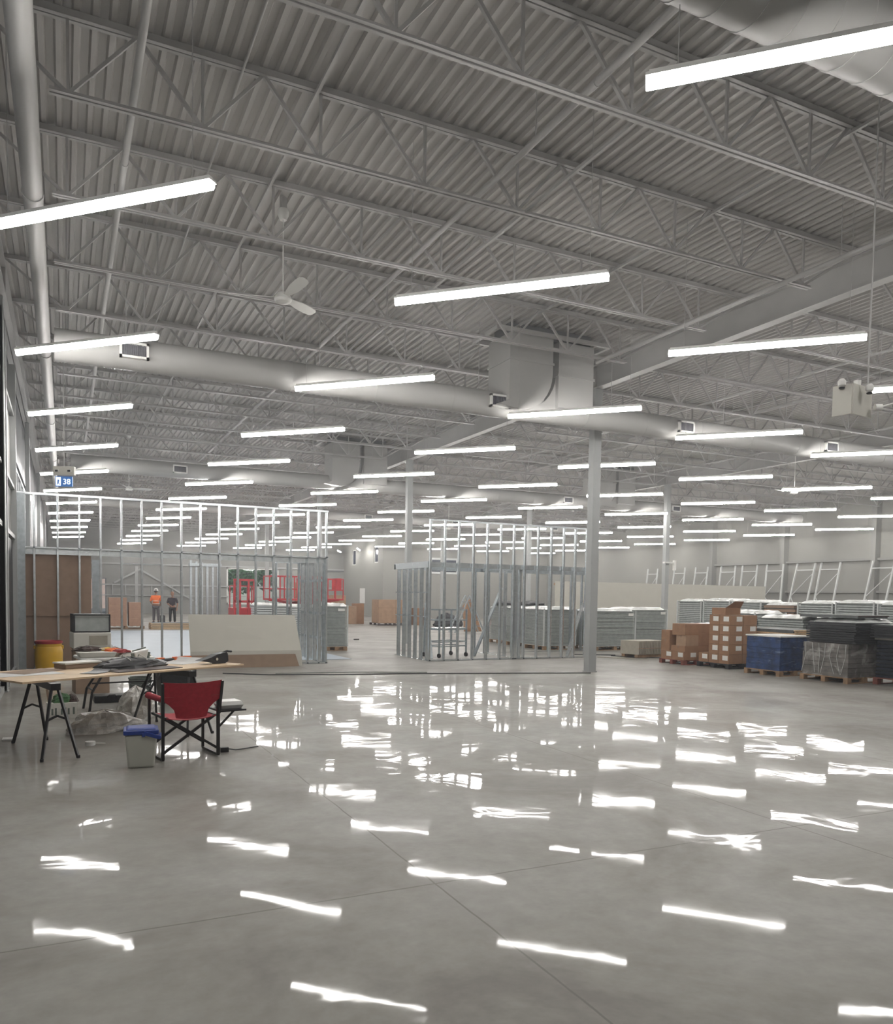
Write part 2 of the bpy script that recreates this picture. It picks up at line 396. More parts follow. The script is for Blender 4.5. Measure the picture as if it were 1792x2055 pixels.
for i, (x, y, s, lab) in enumerate([(15, 78, 5.4, 'leafy green tree behind the left part of the back window'), (19.5, 80, 5.8, 'leafy green tree behind the middle of the back window'), (17.4, 90, 5.6, 'more distant leafy green tree seen between the two nearer ones'), (20.8, 75, 4.6, 'leafy tree behind the right edge of the back window, by the cartons')]): tree(x, y, s, lab, i)
b_ = thing('building', 'pale pink rendered building seen through the narrow door in the back wall', 'building', (2.8, 84, -.05))
MB().box(-4, 4.5, 0, 5, 0, 5).build('wall', 'brickpink', b_); MB().box(-4.1, 4.6, -.1, 5.1, 5, 5.2).build('roof', 'offwhite', b_)
b_ = thing('building', 'pale building outside the left storefront windows', 'building', (-16, 20, -.05))
MB().box(-6, 0, 0, 50, 0, 6).build('wall', 'offwhite', b_)
wm = MB()
for i in range(8): wm.box(-.02, .03, 3+i*6, 5.5+i*6, 1.2, 3.4)
wm.build('windows', 'navyscreen', b_)

# ------------------------------------------------------------------ columns and girders
def ibeam_y(y0, y1, x, z0, z1, bw=.2, tf=.018, tw=.014):
    return MB().box(x-bw/2, x+bw/2, y0, y1, z0, z0+tf).box(x-bw/2, x+bw/2, y0, y1, z1-tf, z1).box(x-tw/2, x+tw/2, y0, y1, z0, z1)
COLX = {'left-hand': -.88, 'middle': 10.62, 'right-hand': 21.9}
COLY = [4.04, 14.54, 25.04, 35.54, 46.04]
for nm, x in COLX.items():
    g = thing('steel_girder', 'deep grey steel I-beam over the %s line of columns' % nm, 'beam', (x, 0, 0), 0, 'roof girders')
    ye = YB if x < 20 else YB2
    ibeam_y(YN, ye, 0, 6.25, 6.74).build('beam', 'steel', g)
    for k, y in enumerate(COLY):
        MB().box(-.09, .09, y-.006, y+.006, 6.27, 6.72).build('stiffener', 'steel', g)
cn = 0
for nm, x in COLX.items():
    for k, y in enumerate(COLY):
        if k == 0 and x > 0: continue
        lab = {'left-hand': 'grey steel column against the left wall, %s from the camera', 'middle': 'square grey steel column of the middle line, %s from the camera', 'right-hand': 'square grey steel column of the right-hand line, %s from the camera'}[nm] % ORD[k if x > 0 and True else k]
        lab = lab.replace(ORD[k] + ' from', ORD[k-1 if x > 0 else k] + ' from')
        c_ = thing('steel_column', lab, 'column', (x, y, 0), 0, 'steel roof columns')
        hw = .1 if x > 0 else .055
        MB().box(-hw, hw, -.1, .1, .0, 6.249).build('shaft', 'column', c_, bevel=.012)
        MB().box(-hw-.01, hw+.01, -.12, .12, 0, .02).build('base_plate', 'column', c_)

# ------------------------------------------------------------------ bar joists
def make_joist(L):
    t_ = thing('bar_joist', 'x', 'roof joist')
    zt, zb = 6.80, 6.08
    tc_ = MB().box(0, L, -.055, -.008, zt-.05, zt-.04).box(0, L, -.055, -.048, zt-.05, zt).box(0, L, .008, .055, zt-.05, zt-.04).box(0, L, .048, .055, zt-.05, zt)
    tc_.box(0, L, -.055, .055, zt, zt+.012)
    tc_.build('top_chord', 'steel', t_)
    x0, x1 = .8, L-1.05
    bc = MB().box(x0, x1, -.05, -.012, zb, zb+.008).box(x0, x1, -.018, -.010, zb, zb+.045).box(x0, x1, .012, .05, zb, zb+.008).box(x0, x1, .010, .018, zb, zb+.045)
    bc.build('bottom_chord', 'steel', t_)
    w_ = MB(); N = 8; s_ = (x1-x0-.3)/N
    nodes = [x0+.15+s_*i for i in range(N+1)]
    for i, xn in enumerate(nodes):
        w_.bar((xn, 0, zb+.02), (xn, 0, zt-.03), .026)
        if i < N:
            xm = xn+s_/2
            w_.bar((xn, 0, zb+.02), (xm, 0, zt-.03), .03); w_.bar((xm, 0, zt-.03), (xn+s_, 0, zb+.02), .034)
    w_.bar((nodes[0], 0, zb+.02), (.12, 0, zt-.05), .03); w_.bar((nodes[-1], 0, zb+.02), (L-.12, 0, zt-.05), .03)
    w_.build('web', 'steel', t_)
    return t_
JY = [6.07+2.045*k for k in range(-5, 28)]
bays = [('left bay', -.88, 10.62), ('middle bay', 10.62, 21.9), ('right bay', 21.9, 35.0)]
for bn, xa, xb in bays:
    proto = None
    for k, y in enumerate(JY):
        if y < 1.5 or y > YB-1 or (xa > 10 and y > YB2-1): continue
        if xa > 15 and y < 8: continue
        lab = 'open-web steel bar joist, %s from the camera in the %s of the roof' % (ORD[sum(1 for q in JY if 1.5 <= q < y)], bn)
        if proto is None: proto = make_joist(xb-xa); proto.location = (xa, y, 0); proto['label'] = lab; proto['group'] = 'bar joists'
        else: dup(proto, (xa, y, 0), None, lab, 'bar joists')
# bridging bars tying the joists together
for x, z, lab in [(2.35, 6.72, 'thin bridging angle under the deck left of the ceiling fan'), (4.9, 6.15, 'bridging bar crossing the left bay right of the ceiling fan'), (7.7, 6.72, 'bridging bar near the plenum in the left bay'), (13.3, 6.15, 'bridging bar just right of the middle girder'), (16.2, 6.72, 'bridging bar along the centre of the middle bay'), (19.2, 6.15, 'bridging bar just left of the right-hand girder')]:
    tag(MB().bar((x, 2, z), (x, 60 if x < 20 else 53, z), .035).build('bridging_bar', 'steel'), lab, 'bridging bar', 'roof bridging bars')
# pipes
def pipe(x, z, r, y0, y1, lab, name='pipe', m_='steel', step=6.4):
    t_ = thing(name, lab, 'pipe', (x, y0, z))
    MB().tube([(0, 0, 0), (0, y1-y0, 0)], r, 14).build('tube', m_, t_, smooth=True)
    y = 1.5
    while y < y1-y0:
        MB().tube([(0, y-.04, 0), (0, y+.04, 0)], r*1.12, 14).build('coupling', m_, t_, smooth=True); y += step
    y = (3.0-y0) % 4.09
    while y < y1-y0:
        MB().tube([(0, y, r), (0, y, ZD-z)], .006, 6).build('hanger', m_, t_); y += 4.09*2
    return t_
pipe(-.27, 5.94, .1, 2, 60, 'thick pale grey main pipe running along the left wall', 'main_pipe', 'duct')
pipe(.62, 6.22, .035, 1.5, 30, 'thin grey sprinkler pipe just right of the thick main pipe')
pipe(4.35, 6.28, .035, 4.6, 50, 'sprinkler pipe crossing the left bay above the middle light strips')
pipe(1.61, 6.73, .012, 1.5, 20, 'thin electrical conduit under the deck between the two left pipes', 'conduit')
pipe(8.9, 6.0, .035, 4.6, 12.2, 'short sprinkler pipe right of the rows, left of the girder')
pipe(15.4, 6.28, .035, 4, 50, 'sprinkler pipe in the middle bay behind the first column')

# ------------------------------------------------------------------ round ducts
DUCTS = [(4.1, 5.78, .27), (13.45, 5.33, .24), (25.55, 5.36, .23), (39.6, 5.72, .22)]
DT = {}
def duct(y, z, r, x0, x1, lab, rings=1.5, grs=()):
    t_ = thing('round_duct', lab, 'duct', (x0, y, z), 0, 'round supply ducts'); DT[y] = t_
    MB().tube([(0, 0, 0), (x1-x0, 0, 0)], r, 28).build('tube', 'duct', t_, smooth=True)
    x = .6
    while x < x1-x0:
        MB().tube([(x-.02, 0, 0), (x+.02, 0, 0)], r*1.02, 28).build('seam', 'duct', t_, smooth=True); x += rings
    x = 1.
    while x < x1-x0:
        MB().tube([(x, 0, r), (x, 0, ZD-z)], .006, 6).build('hanger', 'steel', t_); x += 3.1
    return t_
duct(4.1, 5.78, .27, 3.0, 15, 'white spiral duct at the top right corner above the lamp', .3)
duct(13.45, 5.33, .24, -.1, 27.0, 'long round grey duct crossing the hall in front of the first column')
duct(25.55, 5.36, .23, .2, 30, 'round duct crossing the hall beyond the second column')
duct(39.6, 5.72, .22, .2, 30, 'farthest round duct, seen through the stud framing')
gi = 0
for y, z, r, xs in [(13.45, 5.33, .24, (1.0, 7.43, 12.0, 16.5)), (25.55, 5.36, .23, (3.2, 17.3, 22.6)), (39.6, 5.72, .22, (14.4, 19.5, 26.0))]:
    for j, x in enumerate(xs):
        gi += 1
        lab = {(13.45, 0): 'white-framed air grille at the left end of the nearest long duct', (13.45, 1): 'white-framed air grille on the duct under the plenum', (13.45, 2): 'white-framed air grille on the duct right of the first column', (13.45, 3): 'white-framed air grille at the far right of the nearest long duct',
               (25.55, 0): 'small air grille at the left of the second duct', (25.55, 1): 'small air grille on the second duct beside the first column', (25.55, 2): 'small air grille on the second duct right of the first column',
               (39.6, 0): 'tiny air grille on the farthest duct, left of the second column', (39.6, 1): 'tiny air grille on the farthest duct above the right-hand framed room', (39.6, 2): 'tiny air grille on the farthest duct at far right'}[(y, j)]
        par = DT[y]; ww, hh = .21, .12
        g = MB().box(-ww, ww, 0, .12, -hh, -hh+.035).box(-ww, ww, 0, .12, hh-.035, hh).box(-ww, -ww+.035, 0, .12, -hh, hh).box(ww-.035, ww, 0, .12, -hh, hh).build('air_grille', 'white', par)
        g.location = (x-par.location.x, -r-.05, 0); g['label'] = lab
        bl = MB()
        for q in range(12): xx = -ww+.04+q*.031; bl.box(xx, xx+.006, .01, .04, -hh+.02, hh-.02)
        bl.box(-ww+.02, ww-.02, .05, .06, -hh+.02, hh-.02)
        bl.build('blades', 'grillemetal', g)

# plenum drops
def plenum(x, y, s, lab):
    par = DT[min(DT, key=lambda q: abs(q-y))]
    t_ = bpy.data.objects.new('air_plenum', None); C.objects.link(t_); t_.parent = par
    t_.location = (x-par.location.x, y-par.location.y, -par.location.z); t_['label'] = lab
    # left limb: square drop bending (quarter curve) away to the left into the duct
    z1 = 6.6; zb = 5.3
    P = [(0, z1), (0, 5.9)]
    P = [(.0, z1), (.0, 5.35)] + [(-.25, 5.25)] + [(.95-.7+.7*cos(a), 5.95+.75*sin(a)) for a in [(-pi/2)+k*(pi/2)/8 for k in range(9)]] + [(.95, z1)]
    MB().prism([(p[0]*s, p[1]) for p in P], 1, -.42, .42).build('left_elbow', 'duct', t_)
    MB().box(1.13*s, 1.95*s, -.35, .42, 5.35, z1).prism([(1.13*s, 6.0)]+[(.35*s+.78*s*cos(a), 6.0+.75*sin(a)) for a in [-k*(pi/2)/8 for k in range(1, 9)]]+[(1.13*s, 5.2)], 1, -.25, .3).build('right_elbow', 'duct', t_)
    MB().box(-.02, .97*s, -.44, .44, 6.1, 6.14).box(1.11*s, 1.97*s, -.37, .44, 5.95, 5.99).build('flange', 'duct', t_)
    MB().bar((-.3, -.5, z1+.02), (2.2*s, -.5, z1+.02), .07).bar((-.3, .5, z1+.02), (2.2*s, .5, z1+.02), .07).bar((-.3, -.5, z1+.02), (-.3, .5, z1+.02), .07).bar((2.2*s, -.5, z1+.02), (2.2*s, .5, z1+.02), .07).build('roof_frame', 'steel', t_)
    MB().box(.05, 1.9*s, -.3, .3, z1, 6.82).build('roof_collar', 'wall_dark', t_)
    return t_
plenum(7.55, 13.47, 1.0, 'twin rectangular duct drop with curved elbows beside the middle girder')
plenum(7.9, 25.5, 1.0, 'smaller-looking twin duct drop farther back over the left framed room')
plenum(18.4, 25.5, 1.0, 'twin duct drop right of the first column, above the second duct')

# ------------------------------------------------------------------ strip lights
ZL = 5.043
lt = thing('strip_light', 'x', 'ceiling light', (0, 0, ZL), 0, 'LED strip lights')
MB().box(-1.22, 1.22, -.052, .052, .02, .04).box(-1.2, 1.2, -.03, .03, .04, .065).build('housing', 'white', lt)
MB().prism([(-.030, .02), (-.024, -.025), (-.009, -.048), (.009, -.048), (.024, -.025), (.030, .02)], 0, -1.22, 1.22).build('diffuser', 'lamp', lt)
for sx in (-1.02, 1.02): MB().tube([(sx, 0, .05), (sx, 0, ZD-ZL-.004)], .004, 5).build('suspension_cable', 'steel', lt)
first = True
for c_ in range(9):
    for r_ in range(-2, 13):
        x = .2823+4.058*c_; y = 7.817+4.3818*r_
        if y > YB-1.5 or (x > XC and y > YB2-1.5): continue
        if c_ == 0 and r_ == 12: continue
        if c_ == 5 and r_ >= 11: continue
        if y < -1.5 or x < .2 or x > XR-.6: continue
        if c_ >= 3 and r_ < 0: continue
        lab = 'LED strip light %s from the camera in the %s row from the left wall' % (ORD[r_+1 if r_ >= -1 else 0], ORD[c_])
        if r_ == -2: continue
        if first: lt.location = (x, y, ZL); lt.rotation_euler = (0, 0, -.788); lt['label'] = lab; first = False
        else: dup(lt, (x, y, ZL), -.788, lab)

for k, (x, y) in enumerate([(19.6, 60.2), (19.9, 56.5)]):
    dup(lt, (x, y, ZL), 1.15, 'short-looking tilted LED strip light by the inner wall, %s of two' % ['farther', 'nearer'][k])
# cables that would meet a duct are fixed to the duct's underside instead
for o in [q for q in C.objects if q.name.startswith('strip_light')]:
    for ch in o.children:
        if not ch.name.startswith('suspension_cable'): continue
        sx = -1.02 if min(v.co.x for v in ch.data.vertices) < 0 else 1.02
        wx = o.location.x + sx*cos(o.rotation_euler.z); wy = o.location.y + sx*sin(o.rotation_euler.z)
        for dy_, dz_, dr_ in DUCTS:
            if abs(wy-dy_) < dr_+.02:
                zt_ = dz_ - math.sqrt(max(0, (dr_+.02)**2-(wy-dy_)**2)) - ZL
                ch.data = ch.data.copy()
                for v in ch.data.vertices:
                    if v.co.z > .5: v.co.z = max(zt_, .07)
# ------------------------------------------------------------------ ceiling fans
def fan(x, y, z, rz, lab, ztop=6.6):
    t_ = thing('ceiling_fan', lab, 'ceiling fan', (x, y, z), rz, 'ceiling fans')
    MB().lathe([(.02, .1), (.06, .09), (.105, .04), (.115, 0), (.10, -.03), (.05, -.05), (.01, -.055)]).build('motor', 'white', t_, smooth=True)
    MB().tube([(0, 0, .08), (0, 0, ztop-z)], .01, 8).build('downrod', 'white', t_)
    MB().lathe([(.045, -.08), (.07, -.02), (.075, .03), (.06, .06)], (0, 0, ztop-z)).build('canopy', 'white', t_, smooth=True)
    MB().box(-.05, .05, -.02, .02, ztop-z+.05, ZD-z).build('mounting_bracket', 'steel', t_)
    for k in range(3):
        a = k*2*pi/3; mb = MB(); W = [(.1, .03), (.2, .045), (.35, .065), (.55, .07), (.66, .06), (.70, .03)]
        for (r0, w0), (r1, w1) in zip(W, W[1:]):
            P = []
            for (r, w_) in ((r0, w0), (r1, w1)):
                for sgn in (-1, 1):
                    for dz in (-.004, .004):
                        px = r; py = w_*sgn; pz = dz - .35*py + .03 + .03*r
                        P.append((px*cos(a)-py*sin(a), px*sin(a)+py*cos(a), pz))
            mb.hexa([P[0], P[2], P[6], P[4], P[1], P[3], P[7], P[5]])
        mb.build('blade', 'white', t_)
    return t_
fan(2.62, 10.5, 5.5, math.radians(39), 'white three-blade ceiling fan hanging in the left foreground of the roof')
fan(1.9, 27.4, 4.9+.0, math.radians(10), 'small-looking white ceiling fan far back above the left framed wall')
fan(20.3, 17.5, 4.9+.1, math.radians(50), 'white ceiling fan at right, beyond the first column')
fan(17.3, 35.7, 5.0, math.radians(20), 'distant white ceiling fan above the right framed room')

# ------------------------------------------------------------------ hung emergency unit (upper right) and exit sign (left)
t_ = thing('hanging_sign', 'blank white folded panel with two lamp heads hanging from a rod at upper right', 'sign', (7.22, 5.52, 3.70))
A, F, B = Vector((-.19, -.03, 0)), Vector((-.04, -.12, 0)), Vector((.19, -.16, 0))
cr_ = _r; 
def pan(p, q, z0, z1, z0b, z1b, name='panel', th=.012):
    nrm = Vector((q-p)).cross(Vector((0, 0, 1))).normalized()*th
    return MB().hexa([p+Vector((0, 0, z0)), q+Vector((0, 0, z0b)), q+nrm+Vector((0, 0, z0b)), p+nrm+Vector((0, 0, z0)), p+Vector((0, 0, z1)), q+Vector((0, 0, z1b)), q+nrm+Vector((0, 0, z1b)), p+nrm+Vector((0, 0, z1))]).build(name, 'cream', t_)
rgt = Vector((_r[0], _r[1], 0)).normalized(); fwd = Vector((_d[0], _d[1], 0)).normalized()
p0 = -rgt*.2 + fwd*.05; p1 = -rgt*.08 - fwd*.10; p2 = rgt*.2 + fwd*.08
pan(p0, p1, -.17, .13, -.17, .13); pan(p1, p2, -.17, .13, -.17, .13)
for q in (p0+rgt*.035-fwd*.1+Vector((0, 0, .15)), rgt*.09-fwd*.10+Vector((0, 0, .09))):
    MB().lathe([(.018, -.045), (.036, -.028), (.04, .012), (.022, .036)], q, 14).build('lamp_head', 'white', t_, smooth=True)
    MB().lathe([(.025, -.062), (.03, -.05)], q, 14).build('lens', 'charcoal', t_)
MB().tube([p1+rgt*.15+fwd*.0+Vector((0, 0, .1)), p1+rgt*.15+Vector((0, 0, ZD-3.7))], .008, 8).build('rod', 'steel', t_)
MB().box(.03, .08, .0, .05, .10, .20).build('junction_box', 'white', t_)
q = rgt*.24+Vector((0, 0, -.08))
MB().tube([q-rgt*.04, q+rgt*.03], .035, 12).build('connector', 'white', t_, smooth=True)
MB().tube([q, q+rgt*.1+Vector((0, 0, .03)), q+rgt*.3+Vector((0, 0, .1))], .008, 6).build('cable', 'white', t_)

t_ = thing('exit_sign', 'white emergency box over a blue illuminated sign, hanging above the left framed wall', 'sign', (.02, 16.0, 3.70), -YAW*.9)
MB().box(-.19, .19, -.03, .05, .02, .18).build('housing', 'cream', t_, bevel=.01)
for sx in (-.11, .11):
    MB().box(sx-.035, sx+.035, -.06, -.03, .07, .12).build('lamp_head', 'white', t_, bevel=.008)
    MB().box(sx-.025, sx+.025, -.065, -.055, .078, .112).build('lens', 'charcoal', t_)
sg = MB().box(-.15, .15, -.02, .02, -.18, .0).build('sign_panel', 'signblue', t_)
pc = MB().box(-.135, -.05, -.026, -.021, -.165, -.015); pc.build('pictogram_field', 'signwhite', sg)
MB().tube([(-.09, -.03, -.045), (-.089, -.03, -.046)], .012, 10).bar((-.09, -.03, -.06), (-.095, -.03, -.11), .02).bar((-.095, -.03, -.11), (-.12, -.03, -.15), .012).bar((-.095, -.03, -.11), (-.07, -.03, -.15), .012).bar((-.09, -.03, -.07), (-.065, -.03, -.09), .01).build('pictogram', 'signblue', sg)
fc = bpy.data.curves.new('sign_text', 'FONT'); fc.body = '38'; fc.size = .14; fc.extrude = .002; fc.materials.append(M['signwhite'])
fo = bpy.data.objects.new('sign_text', fc); C.objects.link(fo); bpy.context.view_layer.update()
mt_ = bpy.data.meshes.new_from_object(fo); bpy.data.objects.remove(fo)
fo = bpy.data.objects.new('sign_text', mt_); C.objects.link(fo); fo.parent = sg; fo.location = (-.015, -.024, -.14); fo.rotation_euler = (pi/2, 0, 0)
MB().tube([(0, 0, .18), (0, 0, ZD-3.70)], .008, 8).build('rod', 'steel', t_)

# ------------------------------------------------------------------ stud framing
def stud(mb, x, y, z0, z1, axis=0, w=.04, dpt=.092):
    """C stud: web + two flanges; axis 0: flanges face Y, wall runs along X"""
    if axis == 0:
        mb.box(x, x+.004, y, y+dpt, z0, z1).box(x, x+w, y, y+.004, z0, z1).box(x, x+w, y+dpt-.004, y+dpt, z0, z1)
    else:
        mb.box(x, x+dpt, y, y+.004, z0, z1).box(x, x+.004, y, y+w, z0, z1).box(x+dpt-.004, x+dpt, y, y+w, z0, z1)
    return mb
YF = 18.2
t_ = thing('stud_wall', 'long bare galvanised stud wall on the left with brown board behind its first bays', 'stud wall', (0, YF, 0))
MB().box(-.84, 5.66, 0, .1, 0, .006).box(-.84, 5.66, 0, .004, 0, .035).box(-.84, 5.66, .096, .1, 0, .035).build('bottom_track', 'galv', t_)
MB().box(-.9, 5.66, 0, .1, 3.615, 3.625).box(-.9, 5.66, -.003, .001, 3.58, 3.625).box(-.9, 5.66, .099, .103, 3.58, 3.625).build('top_track', 'galv', t_)
for x in [-.85, -.56] + [-.13+.4065*k for k in range(14)] + [5.42, 5.6]:
    stud(MB(), x, 0, .004, 3.615).build('stud', 'galv', t_)
MB().box(-.84, 5.66, .0, .1, 2.50, 2.53).box(-.84, 5.66, .09, .094, 2.38, 2.53).box(-.84, 5.66, .1, .14, 2.40, 2.42).build('header_track', 'galv', t_)
MB().box(-.84, -.70, -.02, .0, 0, 3.6).build('corner_jamb', 'galv_dark', t_)
MB().box(1.1, 1.9, .06, .09, 2.22, 2.25).build('cross_channel', 'galv', t_)
t_ = thing('wall_board', 'tall brown kraft board standing behind the first bays of the left stud wall', 'board', (0, YF+.15, 0))
MB().box(-.84, .52, 0, .013, .0, 2.38).build('sheet', 'kraft', t_)
MB().box(-.84, .52, -.03, 0, 1.11, 1.13).build('seam_strip', 'kraft2', t_)
tag(MB().box(.54, .68, YF+.16, YF+.26, 0, 2.3).build('steel_jamb', 'galv_dark'), 'grey steel jamb standing right of the tall brown board', 'jamb')
# return wall at the right end
t_ = thing('stud_wall', 'low stud return wall running back from the right end of the left framing', 'stud wall', (5.56, YF+.12, 0))
MB().box(0, .1, 0, 2.1, 0, .006).build('bottom_track', 'galv', t_)
MB().box(0, .1, 0, 2.1, 2.44, 2.5).build('top_track', 'galv', t_)
for k in range(6): stud(MB(), 0, .02+.38*k, .006, 2.44, 1).build('stud', 'galv', t_)
for z in (.55, 1.15, 1.95): MB().box(.04, .06, 0, 2.1, z, z+.06).build('bridging_channel', 'galv', t_)
t_ = thing('stud_wall', 'short low stud wall making the narrow corner room beside the white leaning board', 'stud wall', (4.95, YF+2.25, 0))
MB().box(0, .68, 0, .1, 0, .006).build('bottom_track', 'galv', t_); MB().box(0, .68, 0, .1, 2.44, 2.5).build('top_track', 'galv', t_)
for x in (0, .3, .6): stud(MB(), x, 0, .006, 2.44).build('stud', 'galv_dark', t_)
# right framed room
YR = 18.05
t_ = thing('stud_wall', 'front wall of the right framed room, bare tall galvanised studs', 'stud wall', (0, YR, 0))
MB().box(8.24, 13.05, 0, .1, 0, .006).box(8.24, 13.05, 0, .004, 0, .035).box(8.24, 13.05, .096, .1, 0, .035).build('bottom_track', 'galv', t_)
MB().box(8.24, 13.05, 0, .1, 3.56, 3.57).box(8.24, 13.05, -.003, .001, 3.53, 3.57).build('top_track', 'galv', t_)
for x in [8.25, 8.655, 9.05, 9.47, 9.875, 10.28, 10.67, 11.01, 11.42, 11.84, 12.24, 12.62, 13.0]: stud(MB(), x, 0, .004, 3.56).build('stud', 'galv', t_)
MB().box(8.3, 13.05, .1, .2, 2.38, 2.5).build('header', 'galv', t_)
MB().box(10.72, 10.80, .0, .1, .0, 2.5).build('post', 'galv', t_)
t_ = thing('stud_wall', 'left return wall of the right framed room with a deep header band', 'stud wall', (8.25, YR+.12, 0))
MB().box(0, .1, 0, 2.25, 0, .01).build('bottom_track', 'galv', t_)
MB().box(0, .1, 0, 2.25, 2.36, 2.52).build('header', 'galv', t_)
for k in range(6): stud(MB(), 0, .38*k+.1, .01, 2.36, 1).build('stud', 'galv', t_)
for z in (1.1, 1.72): MB().box(.04, .06, 0, 2.25, z, z+.03).build('bridging_channel', 'galv', t_)
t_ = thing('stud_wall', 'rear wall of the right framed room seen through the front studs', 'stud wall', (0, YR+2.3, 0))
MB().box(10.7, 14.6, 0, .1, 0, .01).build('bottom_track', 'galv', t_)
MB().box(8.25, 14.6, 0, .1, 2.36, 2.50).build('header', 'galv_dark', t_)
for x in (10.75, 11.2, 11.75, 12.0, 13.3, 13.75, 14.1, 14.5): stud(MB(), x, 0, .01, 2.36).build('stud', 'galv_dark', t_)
t_ = thing('stud_wall', 'cross wall inside the right framed room, at its centre', 'stud wall', (10.95, YR+.15, 0))
MB().box(0, .1, 0, 2.1, 0, .01).build('bottom_track', 'galv', t_); MB().box(0, .1, 0, 2.1, 2.38, 2.5).build('top_track', 'galv_dark', t_)
for k in (0, 2, 5): stud(MB(), 0, .38*k+.06, .01, 2.38, 1).build('stud', 'galv', t_)
tag(MB().bar((10.0, YR+.9, .03), (11.0, YR+1.2, 1.9), .09, .04).build('steel_stud', 'galv_dark'), 'loose stud leaning as a brace in the centre of the right framed room', 'stud')
tag(MB().bar((12.55, YR+.2, .03), (13.55, YR+.9, 1.5), .09, .04).build('steel_stud', 'galv'), 'loose bright stud leaning near the first column inside the right framed room', 'stud')
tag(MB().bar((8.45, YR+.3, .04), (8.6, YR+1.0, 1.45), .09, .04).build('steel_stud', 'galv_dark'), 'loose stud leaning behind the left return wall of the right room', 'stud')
# rolling scaffold inside
t_ = thing('rolling_scaffold', 'low wheeled scaffold frame standing inside the right framed room', 'scaffold', (9.35, YR+1.35, 0), .3)
for x in (-.5, .5):
    for y in (-.3, .3): MB().box(x-.02, x+.02, y-.02, y+.02, .12, 1.3).build('post', 'galv_dark', t_)
for z in (.3, .42, .75, 1.0, 1.28):
    MB().bar((-.5, -.3, z), (.5, -.3, z), .03).bar((-.5, .3, z), (.5, .3, z), .03).bar((-.5, -.3, z), (-.5, .3, z), .03).bar((.5, -.3, z), (.5, .3, z), .03).build('rail', 'galv_dark', t_)
MB().box(-.5, .5, -.3, .3, .76, .79).build('platform', 'galv', t_)
for x in (-.5, .5):
    for y in (-.3, .3): MB().tube([(x-.02, y, .06), (x+.02, y, .06)], .06, 12).build('caster', 'black', t_)

# boards leaning at the left frame
t_ = thing('drywall_sheet', 'wide off-white board leaning on the left stud wall', 'board', (0, 0, 0))
MB().hexa([(2.46, YF-.36, .35), (4.9, YF-.42, .35), (4.9, YF-.40, .35), (2.46, YF-.34, .35), (2.46, YF-.05, 1.16), (4.84, YF-.05, 1.15), (4.84, YF-.03, 1.15), (2.46, YF-.03, 1.16)]).build('sheet', 'offwhite', t_)
MB().hexa([(2.46, YF-.42, 0.005), (4.92, YF-.46, 0.005), (4.92, YF-.44, 0.005), (2.46, YF-.40, 0.005), (2.46, YF-.36, .36), (4.9, YF-.42, .36), (4.9, YF-.40, .36), (2.46, YF-.34, .36)]).build('lower_sheet', 'offwhite', t_)
t_ = thing('kraft_strip', 'low brown board strip standing in front of the leaning off-white board', 'board', (0, 0, 0))
MB().hexa([(2.3, YF-.50, 0.0), (4.82, YF-.56, 0.0), (4.82, YF-.54, 0.0), (2.3, YF-.48, 0.0), (2.3, YF-.45, .28), (4.74, YF-.50, .28), (4.74, YF-.48, .28), (2.3, YF-.43, .28)]).build('sheet', 'kraft2', t_)
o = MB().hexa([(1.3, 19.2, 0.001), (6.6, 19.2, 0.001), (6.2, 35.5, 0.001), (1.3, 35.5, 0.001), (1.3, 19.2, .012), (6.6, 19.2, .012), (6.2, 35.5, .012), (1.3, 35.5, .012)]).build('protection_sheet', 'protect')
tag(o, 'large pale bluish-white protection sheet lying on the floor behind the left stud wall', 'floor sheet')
# floor cable
pts = [(2.9, 16.43, .01), (3.7, 15.85, .01), (4.3, 15.72, .01), (4.9, 15.5, .01), (5.6, 15.42, .01), (6.8, 15.2, .01), (8.2, 14.82, .01), (9.4, 14.5, .01), (10.4, 14.2, .01)]
tag(MB().tube(pts, .012, 6).build('cable', 'charcoal'), 'long thin dark cable lying across the floor to the first column', 'cable')
tag(MB().tube([(3.9, 16.1, .01), (5.5, 15.9, .01), (7.0, 15.4, .01)], .008, 6).build('cord', 'bucket'), 'thin grey cord lying just behind the long dark floor cable', 'cord')

# ------------------------------------------------------------------ left work area
# plywood table on two sawhorses
A0 = Vector((-.37, 8.65, 0)); U = Vector((2.41, 1.44, 0)); UL = U.length; U.normalize(); V = Vector((-U.y, U.x, 0))
ang = math.atan2(U.y, U.x)
t_ = thing('plywood_sheet', 'large plywood sheet laid as a tabletop on two black sawhorses', 'tabletop', A0, ang)
MB().box(0, UL, 0, 1.2, .735, .753).build('board', 'ply', t_)
def sawhorse(base, rz, lab):
    s_ = thing('sawhorse', lab, 'sawhorse', base, rz, 'sawhorses under the plywood')
    MB().box(-.045, .045, -.46, .46, .665, .733).build('top_rail', 'blackmetal', s_)
    for y in (-1, 1):
        for x in (-1, 1):
            MB().bar((x*.03, y*.42, .68), (x*.165, y*.60, 0), .024).build('leg', 'blackmetal', s_)
            MB().lathe([(.018, 0), (.018, .03)], (x*.165, y*.60, 0), 8).build('foot', 'black', s_)
        MB().bar((-.09, y*.502, .38), (0, y*.50, .42), .02).bar((0, y*.50, .42), (.09, y*.502, .38), .02).build('brace', 'blackmetal', s_)
    return s_
sawhorse((-.195, 9.07, 0), math.radians(14.5), 'black folding sawhorse under the left part of the plywood top')
sawhorse((1.15, 9.95, 0), math.radians(25), 'black folding sawhorse under the right end of the plywood top, behind the red chair')
def on_table(u, v): return A0 + U*u + V*v
